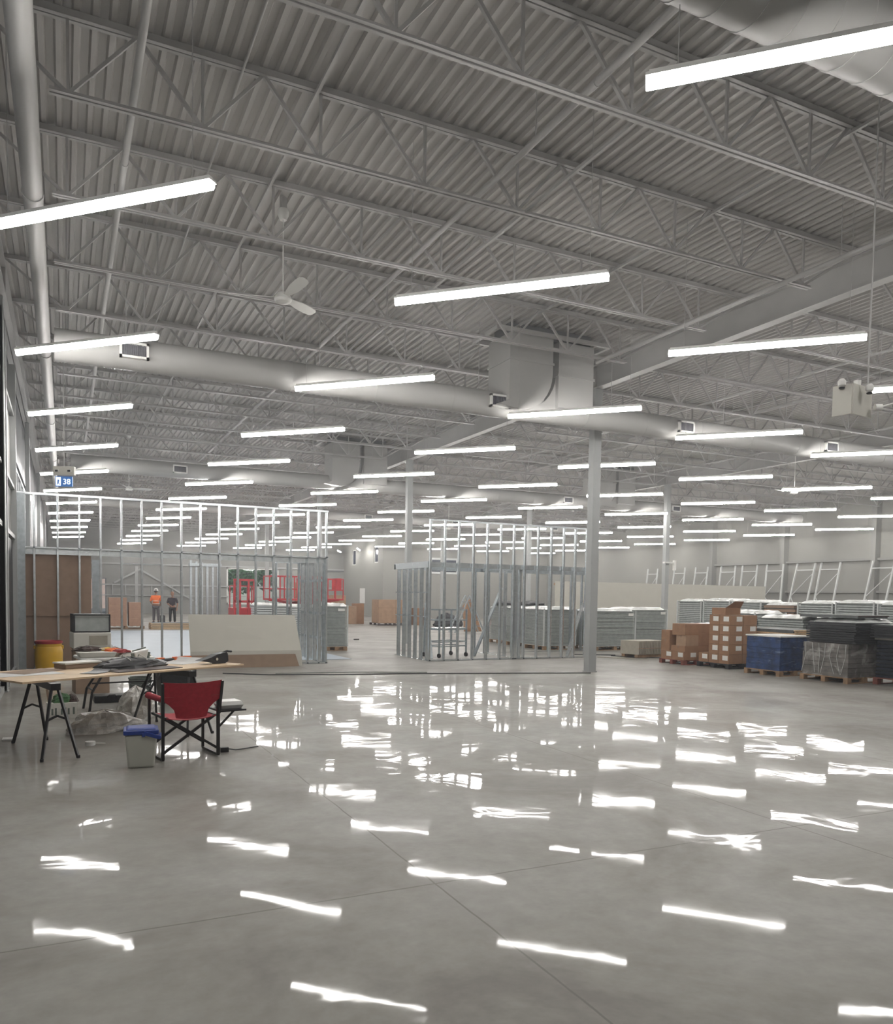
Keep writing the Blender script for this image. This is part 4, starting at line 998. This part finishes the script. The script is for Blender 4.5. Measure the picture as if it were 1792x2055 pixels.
# beige corrugated bundle
t_ = thing('corrugated_bundle', 'beige corrugated panel bundle lying left of the leftmost cartons', 'panel bundle', (14.9, 17.45, 0), .12)
MB().box(-.6, .45, .0, .12, .02, .1).box(-.6, .45, .5, .62, .02, .1).build('bearers', 'wood', t_)
mb = MB().box(-.62, .45, -.02, .65, .1, .48)
for i in range(18): mb.box(-.62+i*.06, -.6+i*.06, -.05, -.02, .11, .47)
mb.build('panels', 'beige', t_); MB().box(-.63, .46, -.056, -.05, .27, .285).build('band', 'wood', t_)
for k, (p, q, lab) in enumerate([((13.4, 18.0, .012), (14.3, 17.0, .012), 'thin metal rail on the floor in front of the corrugated bundle'), ((13.3, 19.0, .012), (14.4, 18.5, .012), 'thin rail on the floor beside the first grey stack'), ((14.1, 18.3, .012), (15.3, 16.9, .012), 'dark rail on the floor left of the red-brown pallet')]):
    tag(MB().bar(p, q, .05, .02).build('loose_rail', 'charcoal' if k else 'beige'), lab, 'rail', 'loose rails on the floor')
# partition boards
t_ = thing('board_partition', 'long low beige board partition behind the shelf stacks', 'partition', (0, 29.5, 0))
MB().box(19.6, 32.4, 0, .05, 0, 2.38).build('boards', 'offwhite', t_); MB().box(19.6, 32.4, .05, .15, 0, .1).box(19.6, 32.4, .05, .15, 2.2, 2.3).build('rear_rail', 'wood', t_)
# rack uprights leaning on the right wall
def upright(y, w_, lean, lab, h=3.62):
    t_ = thing('rack_upright', lab, 'rack frame', (XR-1.0, y, 0), 0, 'rack uprights against the right wall')
    f = lambda yy, z: (.55*z/h, yy+lean*z/h, z)
    for s in (-1, 1): MB().bar(f(s*w_/2, 0.02), f(s*w_/2, h), .07).build('post', 'post', t_)
    for z in (.4, h-.35): MB().bar(f(-w_/2, z), f(w_/2, z), .05).build('cross_rail', 'post', t_)
    MB().bar(f(-w_/2, h-.5), f(w_/2, 1.9), .03).bar(f(w_/2, 1.9), f(-w_/2, .5), .03).build('diagonal', 'post', t_)
for i, (y, w_, ln) in enumerate([(40.5, .95, .2), (38.0, .95, .2), (36.2, 1.0, .1), (34.0, 1.1, .2), (32.4, 1.05, .2), (30.6, 1.1, .25), (29.2, 1.1, -.35), (27.6, 1.1, -.2), (24.9, 1.1, -.35)]):
    upright(y, w_, ln, 'grey pallet-rack upright frame leaning on the right wall, %s from the left' % ORD[i])
# camera bracket on right column
t_ = thing('bracket_light', 'small white twin emergency light fixed on the right-hand column', 'light', (21.9, 24.9, 3.12))
MB().box(-.28, .28, -.12, .0, -.03, .03).build('arm', 'white', t_); MB().box(.2, .3, -.14, -.04, -.3, .1).build('lamp_head', 'white', t_)

# ------------------------------------------------------------------ things behind the left framing
base(6.85, 7.5, 22.2, 23.2, 'pallet under the tall grey stack between the two framed rooms')
flatstack(6.85, 7.5, 22.2, 23.2, .121, 1.33, 34, 'shelf', 'tall grey shelf stack between the two framed rooms', 'shelf_stack', .02, 'stack of shelves', 'lid', posts=True, lbl=True)
for i, (x0, y0, w_) in enumerate([(6.55, 30, .6), (7.2, 30.2, .6), (7.85, 30, 1.4)]):
    flatstack(x0, x0+w_, y0, y0+1.1, 0.001, [1.22, 1.2, 1.18][i], 14, 'post', 'pale wrapped shelf stack behind the white leaning board, %s from the left' % ORD[i], 'shelf_stack', .02, 'stack of shelves', 'lid')
# carton stacks (two columns) and lumber near the people
pallet(1.7, 3.2, 37.3, 38.3, 'wood', 'pallet under the pale carton stack near the two workers')
for i in range(4):
    carton(1.75, 2.48, 37.35, 38.2, .122+.31*i, .122+.31*(i+1), 'pale brown carton, %s from the floor in the taller stack by the workers' % ORD[i], 'carton3', 'cartons by the workers')
for i in range(3):
    carton(2.56, 3.15, 37.35, 38.2, .122+.345*i, .122+.345*(i+1), 'pale brown carton, %s from the floor in the lower stack by the workers' % ORD[i], 'carton3', 'cartons by the workers')
flatstack(3.4, 6.2, 36.6, 37.8, 0.001, .28, 4, 'ply', 'low stack of pale plywood sheets in front of the two workers', 'plywood_stack', .03, 'stack of plywood')
flatstack(.85, 1.6, 37.5, 38.6, 0.001, .55, 5, 'cream', 'small stack of pale boards left of the carton stacks', 'board_stack', .03, 'stack of boards')
# people
def person(x, y, rz, lab, shirt, legs, helmet, arms, s=1.0, head_tilt=0):
    t_ = thing('person', lab, 'person', (x, y, 0), rz)
    def skin(name, verts, edges, radii, m_, root=0, lv=2):
        me = bpy.data.meshes.new(name); me.from_pydata([tuple(Vector(v)*s) for v in verts], edges, []); me.materials.append(M[m_])
        o = bpy.data.objects.new(name, me); C.objects.link(o); o.parent = t_
        sk = o.modifiers.new('skin', 'SKIN'); sk.use_smooth_shade = True
        for i, r in enumerate(radii): me.skin_vertices[0].data[i].radius = (r[0]*s, r[1]*s) if isinstance(r, tuple) else (r*s, r*s)
        me.skin_vertices[0].data[root].use_root = True
        sb = o.modifiers.new('sub', 'SUBSURF'); sb.levels = lv; sb.render_levels = lv
        return o
    V_ = [(0, 0, .95), (0, 0, 1.12), (0, -.0, 1.34), (0, 0, 1.47), (0, -.01, 1.54)]          # pelvis chest neck
    E_ = [(0, 1), (1, 2), (2, 3), (3, 4)]; R_ = [(.15, .11), (.145, .105), (.17, .11), (.06, .06), (.055, .055)]
    for k, sx in enumerate((-1, 1)):
        i = len(V_); V_ += [(sx*.09, 0, .88), (sx*.11, -.02, .50), (sx*.12, .02, .09), (sx*.13, -.10, .04)]
        E_ += [(0, i), (i, i+1), (i+1, i+2), (i+2, i+3)]; R_ += [.085, .062, .045, (.04, .03)]
        i = len(V_); el, ha = arms[k]
        V_ += [(sx*.19, 0, 1.40), el, ha]; E_ += [(2, i), (i, i+1), (i+1, i+2)]; R_ += [.062, .045, .032]
    skin('body', V_, E_, R_, 'skin')
    # head
    MB().lathe([(.02, -.12), (.05, -.105), (.07, -.06), (.078, 0), (.08, .05), (.07, .09), (.04, .115), (.01, .12)], (0, -.02, 1.66*s), 18).build('head', 'skin', t_, smooth=True)
    MB().prism([(-.10, -.01), (-.115, -.03), (-.10, -.035)], 0, -.012, .012).build('nose', 'skin', t_).location = (0, 0, 1.66*s)
    if helmet:
        hm = MB().lathe([(.13, .03), (.125, .04), (.108, .05), (.105, .09), (.085, .14), (.05, .165), (.01, .172)], (0, -.02, 1.66*s), 20).build('helmet', 'white', t_, smooth=True)
    MB().lathe([(.083, -.03), (.088, .03), (.08, .09), (.045, .125), (.01, .128)], (0, .012, 1.66*s), 16).build('hair', 'darkbrown', t_, smooth=True)
    # clothes: slightly larger shells
    R2 = lambda r, k_: (r[0]+k_, r[1]+k_) if isinstance(r, tuple) else r+k_
    Vs = [V_[0], V_[1], V_[2], (0, 0, 1.45)]; Es = [(0, 1), (1, 2), (2, 3)]; Rs = [(.175, .13), (.17, .125), (.185, .13), (.08, .08)]
    for k, sx in enumerate((-1, 1)):
        i = len(Vs); el, ha = arms[k]; mid = tuple((Vector(el)*1.0)); Vs += [(sx*.2, 0, 1.39), mid]; Es += [(2, i), (i, i+1)]; Rs += [.078, .062]
    top = skin('shirt', Vs, Es, Rs, shirt)
    Vl = [(0, 0, .93)]; El = []; Rl = [(.165, .125)]
    for sx in (-1, 1):
        i = len(Vl); Vl += [(sx*.095, 0, .84), (sx*.112, -.02, .50), (sx*.12, .015, .10)]; El += [(0, i), (i, i+1), (i+1, i+2)]; Rl += [.1, .08, .065]
    skin('trousers', Vl, El, Rl, legs)
    for sx in (-1, 1): MB().box(sx*.125*s-.05, sx*.125*s+.05, -.17, .08, 0, .09).build('shoe', 'black', t_, bevel=.02)
    if helmet:
        for z in (1.0, 1.14): MB().lathe([(.178, 0), (.18, .02), (.178, .04)], (0, 0, z), 20).build('reflective_band', 'reflect', t_).scale = (1, .8, 1)
    for k, sx in enumerate((-1, 1)):
        el, ha = arms[k]; h_ = Vector(ha)*s; d_ = (Vector(ha)-Vector(el)).normalized()
        MB().tube([h_, h_+d_*.09], .03, 8, rs=[.028, .036]).build('palm', 'skin', t_)
        side = d_.cross(Vector((0, 1, 0))).normalized() if abs(d_.y) < .9 else Vector((1, 0, 0))
        for q in range(4):
            p = h_+d_*.085+side*(-.027+.018*q); e = .065+.01*(q in (1, 2))
            MB().tube([p, p+d_*e*.5, p+d_*e*.9+Vector((0, -.02, 0))], .009, 6).build('finger', 'skin', t_)
        p = h_+d_*.03+side*.03; MB().tube([p, p+side*.02+d_*.03, p+side*.02+d_*.06], .010, 6).build('thumb', 'skin', t_)
    return t_
person(4.36, 44.2, 2.9, 'person in an orange hi-vis vest and white hard hat, back to the camera', 'hivis', 'trousers', True, [((-.27, .0, 1.12), (-.20, -.16, .98)), ((.27, .0, 1.12), (.20, -.16, .98))])
person(5.02, 42.8, -.25, 'person in dark top and black trousers, hands held at the waist', 'darkcloth', 'black_tr', False, [((-.27, .03, 1.13), (-.08, -.22, 1.02)), ((.27, .03, 1.13), (.24, -.05, .88))], .93)
t_ = thing('floor_case', 'small dark case standing on the floor between the two workers', 'case', (4.66, 44.0, 0)); MB().box(-.12, .12, -.1, .1, 0, .4).build('body', 'charcoal', t_); MB().box(-.06, .06, -.01, .01, .4, .43).build('handle', 'black', t_)
# big far cartons
pallet(15.3, 17.2, 40.1, 41.5, 'darkbrown', 'dark pallet under the large far cartons')
for x0, x1, y0, z1, lab in [(15.35, 16.35, 40.2, 1.28, 'large brown far carton, left one of the pair with taped seams'), (16.36, 17.1, 40.2, 1.28, 'large brown far carton, right one of the pair with a round sticker')]:
    t_ = carton(x0, x1, y0, y0+1.1, .122, .122+z1, lab, 'carton2', 'large far cartons')
    MB().box(-.5 if x0 < 16 else -.37, .5 if x0 < 16 else .37, -.556, -.55, .82, .84).build('seam_tape', 'tape', t_)
carton(13.9, 14.75, 42.1, 43.1, .001, 1.0, 'brown far carton left of the large pair', 'carton2', 'far cartons left of the pair')
carton(14.8, 15.3, 42.4, 43.1, .001, 1.15, 'narrow brown far carton just behind the large pair', 'carton', 'far cartons left of the pair')
carton(13.75, 14.55, 43.4, 44.5, .001, 1.6, 'tallest far carton beside the red lift', 'carton2', 'far cartons left of the pair')
carton(17.6, 18.4, 40.2, 41.2, .001, .95, 'dark brown far carton partly behind the right framed room', 'carton', 'far cartons behind the right room')
for i, (x, y, sx, sz, m_, nm, lab, cat) in enumerate([(18.6, 38.5, .8, .7, 'charcoal', 'dark_heap', 'black heap of material behind the right framed room', 'heap'), (22.6, 40, .9, .5, 'redlid', 'dark_heap', 'dark red heap of material far behind the right framed room', 'heap'), (24.5, 40.5, .5, .55, 'paper', 'white_bundle', 'small white bundle beside the dark red heap', 'bundle')]):
    o = lump(nm, m_, sx, sx*.6, sz, 60+i, rough=.35); tag(place(o, Vector((x, y, 0))), lab, cat)
t_ = thing('cardboard_sheet', 'torn tall cardboard sheet propped up behind the right framed room', 'cardboard', (17.3, 33.0, 0), .1)
MB().hexa([(-.45, 0, 0), (.55, 0, 0), (.55, .02, 0), (-.45, .02, 0), (-.35, .3, 1.2), (.1, .3, 1.55), (.1, .32, 1.55), (-.35, .32, 1.2)]).build('sheet', 'carton', t_)
t_ = thing('step_ladder', 'grey A-frame ladder standing behind the right framed room', 'ladder', (16.6, 32.2, 0), .1)
for s, yy in ((-1, -.25), (1, .25)):
    for y in (-.25, .25): MB().bar((s*.8, y, 0), (0, y*.7, 1.7), .05).build('rail', 'galv_dark', t_)
    mb = MB()
    for k in range(1, 6): z = .28*k; mb.bar((s*.8*(1-z/1.7), -.24, z), (s*.8*(1-z/1.7), .24, z), .04)
    mb.build('rungs', 'galv_dark', t_)
# red lifts
def lift(x, y, rz, lab, L, W_, zb, h):
    t_ = thing('scissor_lift', lab, 'scissor lift', (x, y, 0), rz, 'red scissor lifts')
    MB().box(-L/2, L/2, -W_/2, W_/2, .18, .5).build('chassis', 'redpaint', t_, bevel=.02)
    for sx in (-1, 1):
        for sy in (-1, 1): MB().tube([(sx*L*.36, sy*W_/2-.06, .2), (sx*L*.36, sy*W_/2+.06, .2)], .2, 18).build('wheel', 'black', t_)
    mb = MB(); n_ = 4; dz = (zb-.5)/n_
    for yy in (-W_*.35, W_*.35):
        for k in range(n_): mb.bar((-L*.42, yy, .5+k*dz), (L*.42, yy, .5+(k+1)*dz), .07).bar((L*.42, yy, .5+k*dz), (-L*.42, yy, .5+(k+1)*dz), .07)
    mb.build('scissor_stack', 'redpaint', t_)
    MB().box(-L/2, L/2, -W_/2, W_/2, zb, zb+.08).build('platform', 'redpaint', t_)
    mb = MB()
    for yy in (-W_/2, W_/2):
        for z in (.5, 1.05): mb.bar((-L/2, yy, zb+z), (L/2, yy, zb+z), .045)
        for k in range(6): xx = -L/2+L*k/5; mb.bar((xx, yy, zb), (xx, yy, zb+1.05), .045)
    for xx in (-L/2, L/2):
        for z in (.5, 1.05): mb.bar((xx, -W_/2, zb+z), (xx, W_/2, zb+z), .045)
    mb.build('guard_rail', 'redpaint', t_)
    MB().box(L/2-.25, L/2, -W_*.3, W_*.3, zb+.5, zb+1.1).build('control_box', 'redpaint', t_)
lift(9.1, 34.5, 0, 'red scissor lift with folded platform behind the white leaning board', 2.3, 1.1, 1.35, 1)
lift(11.55, 38.5, .05, 'second red lift with guard rails, right of the corner studs', 2.0, 1.2, 1.35, 1)
t_ = thing('forklift', 'narrow red mast machine left of the scissor lifts, before the back window', 'forklift', (7.6, 37.5, 0))
for x in (-.45, -.2, .2, .45): MB().box(x-.04, x+.04, -.05, .05, .2, 2.25).build('mast_rail', 'redpaint', t_)
MB().box(-.5, .5, -.05, .05, 2.2, 2.3).box(-.5, .5, -.05, .05, 1.2, 1.3).build('mast_crosspiece', 'redpaint', t_)
MB().box(-.45, .45, .1, 1.6, .25, .95).build('body', 'redpaint', t_, bevel=.05)
for x in (-.4, .4):
    for y in (.25, 1.35): MB().tube([(x-.08, y, .25), (x+.08, y, .25)], .25, 18).build('wheel', 'black', t_)
MB().box(-.45, .45, .3, 1.4, 1.95, 2.0).bar((-.42, .35, .9), (-.42, .35, 1.95), .05).bar((.42, .35, .9), (.42, .35, 1.95), .05).bar((-.42, 1.35, .9), (-.42, 1.35, 1.95), .05).bar((.42, 1.35, .9), (.42, 1.35, 1.95), .05).build('overhead_guard', 'redpaint', t_)
# cartons beside window, steel cabinet bundles
carton(12.1, 13.1, 44.5, 45.4, .001, 2.3, 'tall beige boxed unit standing before the back window', 'carton2', 'boxed unit')
t_ = thing('stud_bundle', 'upright bundle of grey steel studs standing left of the back window', 'stud bundle', (6.2, 40.0, 0))
for k in range(6): MB().box(.25*k-.7, .25*k-.6, -.05*k, .1-.05*k, 0, 3.2-.05*k).build('stud', 'galv_dark', t_)
MB().box(-.75, .75, -.3, .12, 2.9, 3.05).build('head_frame', 'galv_dark', t_)
# small wall items
t_ = thing('notice_sheet', 'tall white sheet fixed on the inner wall above the far cartons', 'sheet', (XC-.02, 58.5, 0)); MB().box(-.01, .0, -.8, .35, 1.0, 2.15).build('sheet', 'paper', t_)
t_ = thing('wall_panel', 'dark screen with a pale frame hung high behind the right framed room', 'screen', (25.8, YB2-.02, 3.9))
MB().box(-1.15, 1.15, -.04, 0, -.6, .6).build('frame', 'post', t_); MB().box(-1.0, 1.0, -.06, -.04, -.45, .45).build('screen', 'navyscreen', t_)
t_ = thing('floor_chip', 'tiny dark scrap on the floor between the two framed rooms', 'scrap', (9.6, 27.4, 0)); MB().box(-.09, .09, -.05, .05, 0, .04).build('chip', 'black', t_)

# ------------------------------------------------------------------ thin haze volume added to stand in for lens glow
hz = bpy.data.materials.new('lens_glow_haze'); hz.use_nodes = True
n = hz.node_tree.nodes; l = hz.node_tree.links; n.remove(n['Principled BSDF'])
vsn = n.new('ShaderNodeVolumeScatter'); vsn.inputs['Density'].default_value = HAZE; vsn.inputs['Anisotropy'].default_value = .45; vsn.inputs['Color'].default_value = (.93, .95, 1, 1)
l.new(vsn.outputs[0], n['Material Output'].inputs['Volume'])
o = MB().box(XL-.1, XR+.1, YN-.1, YB+.1, -.1, ZD+.05).build('haze', hz); o['kind'] = 'stuff'
tag(o, 'faint grey-white haze added through the whole hall for lens glow', 'haze')
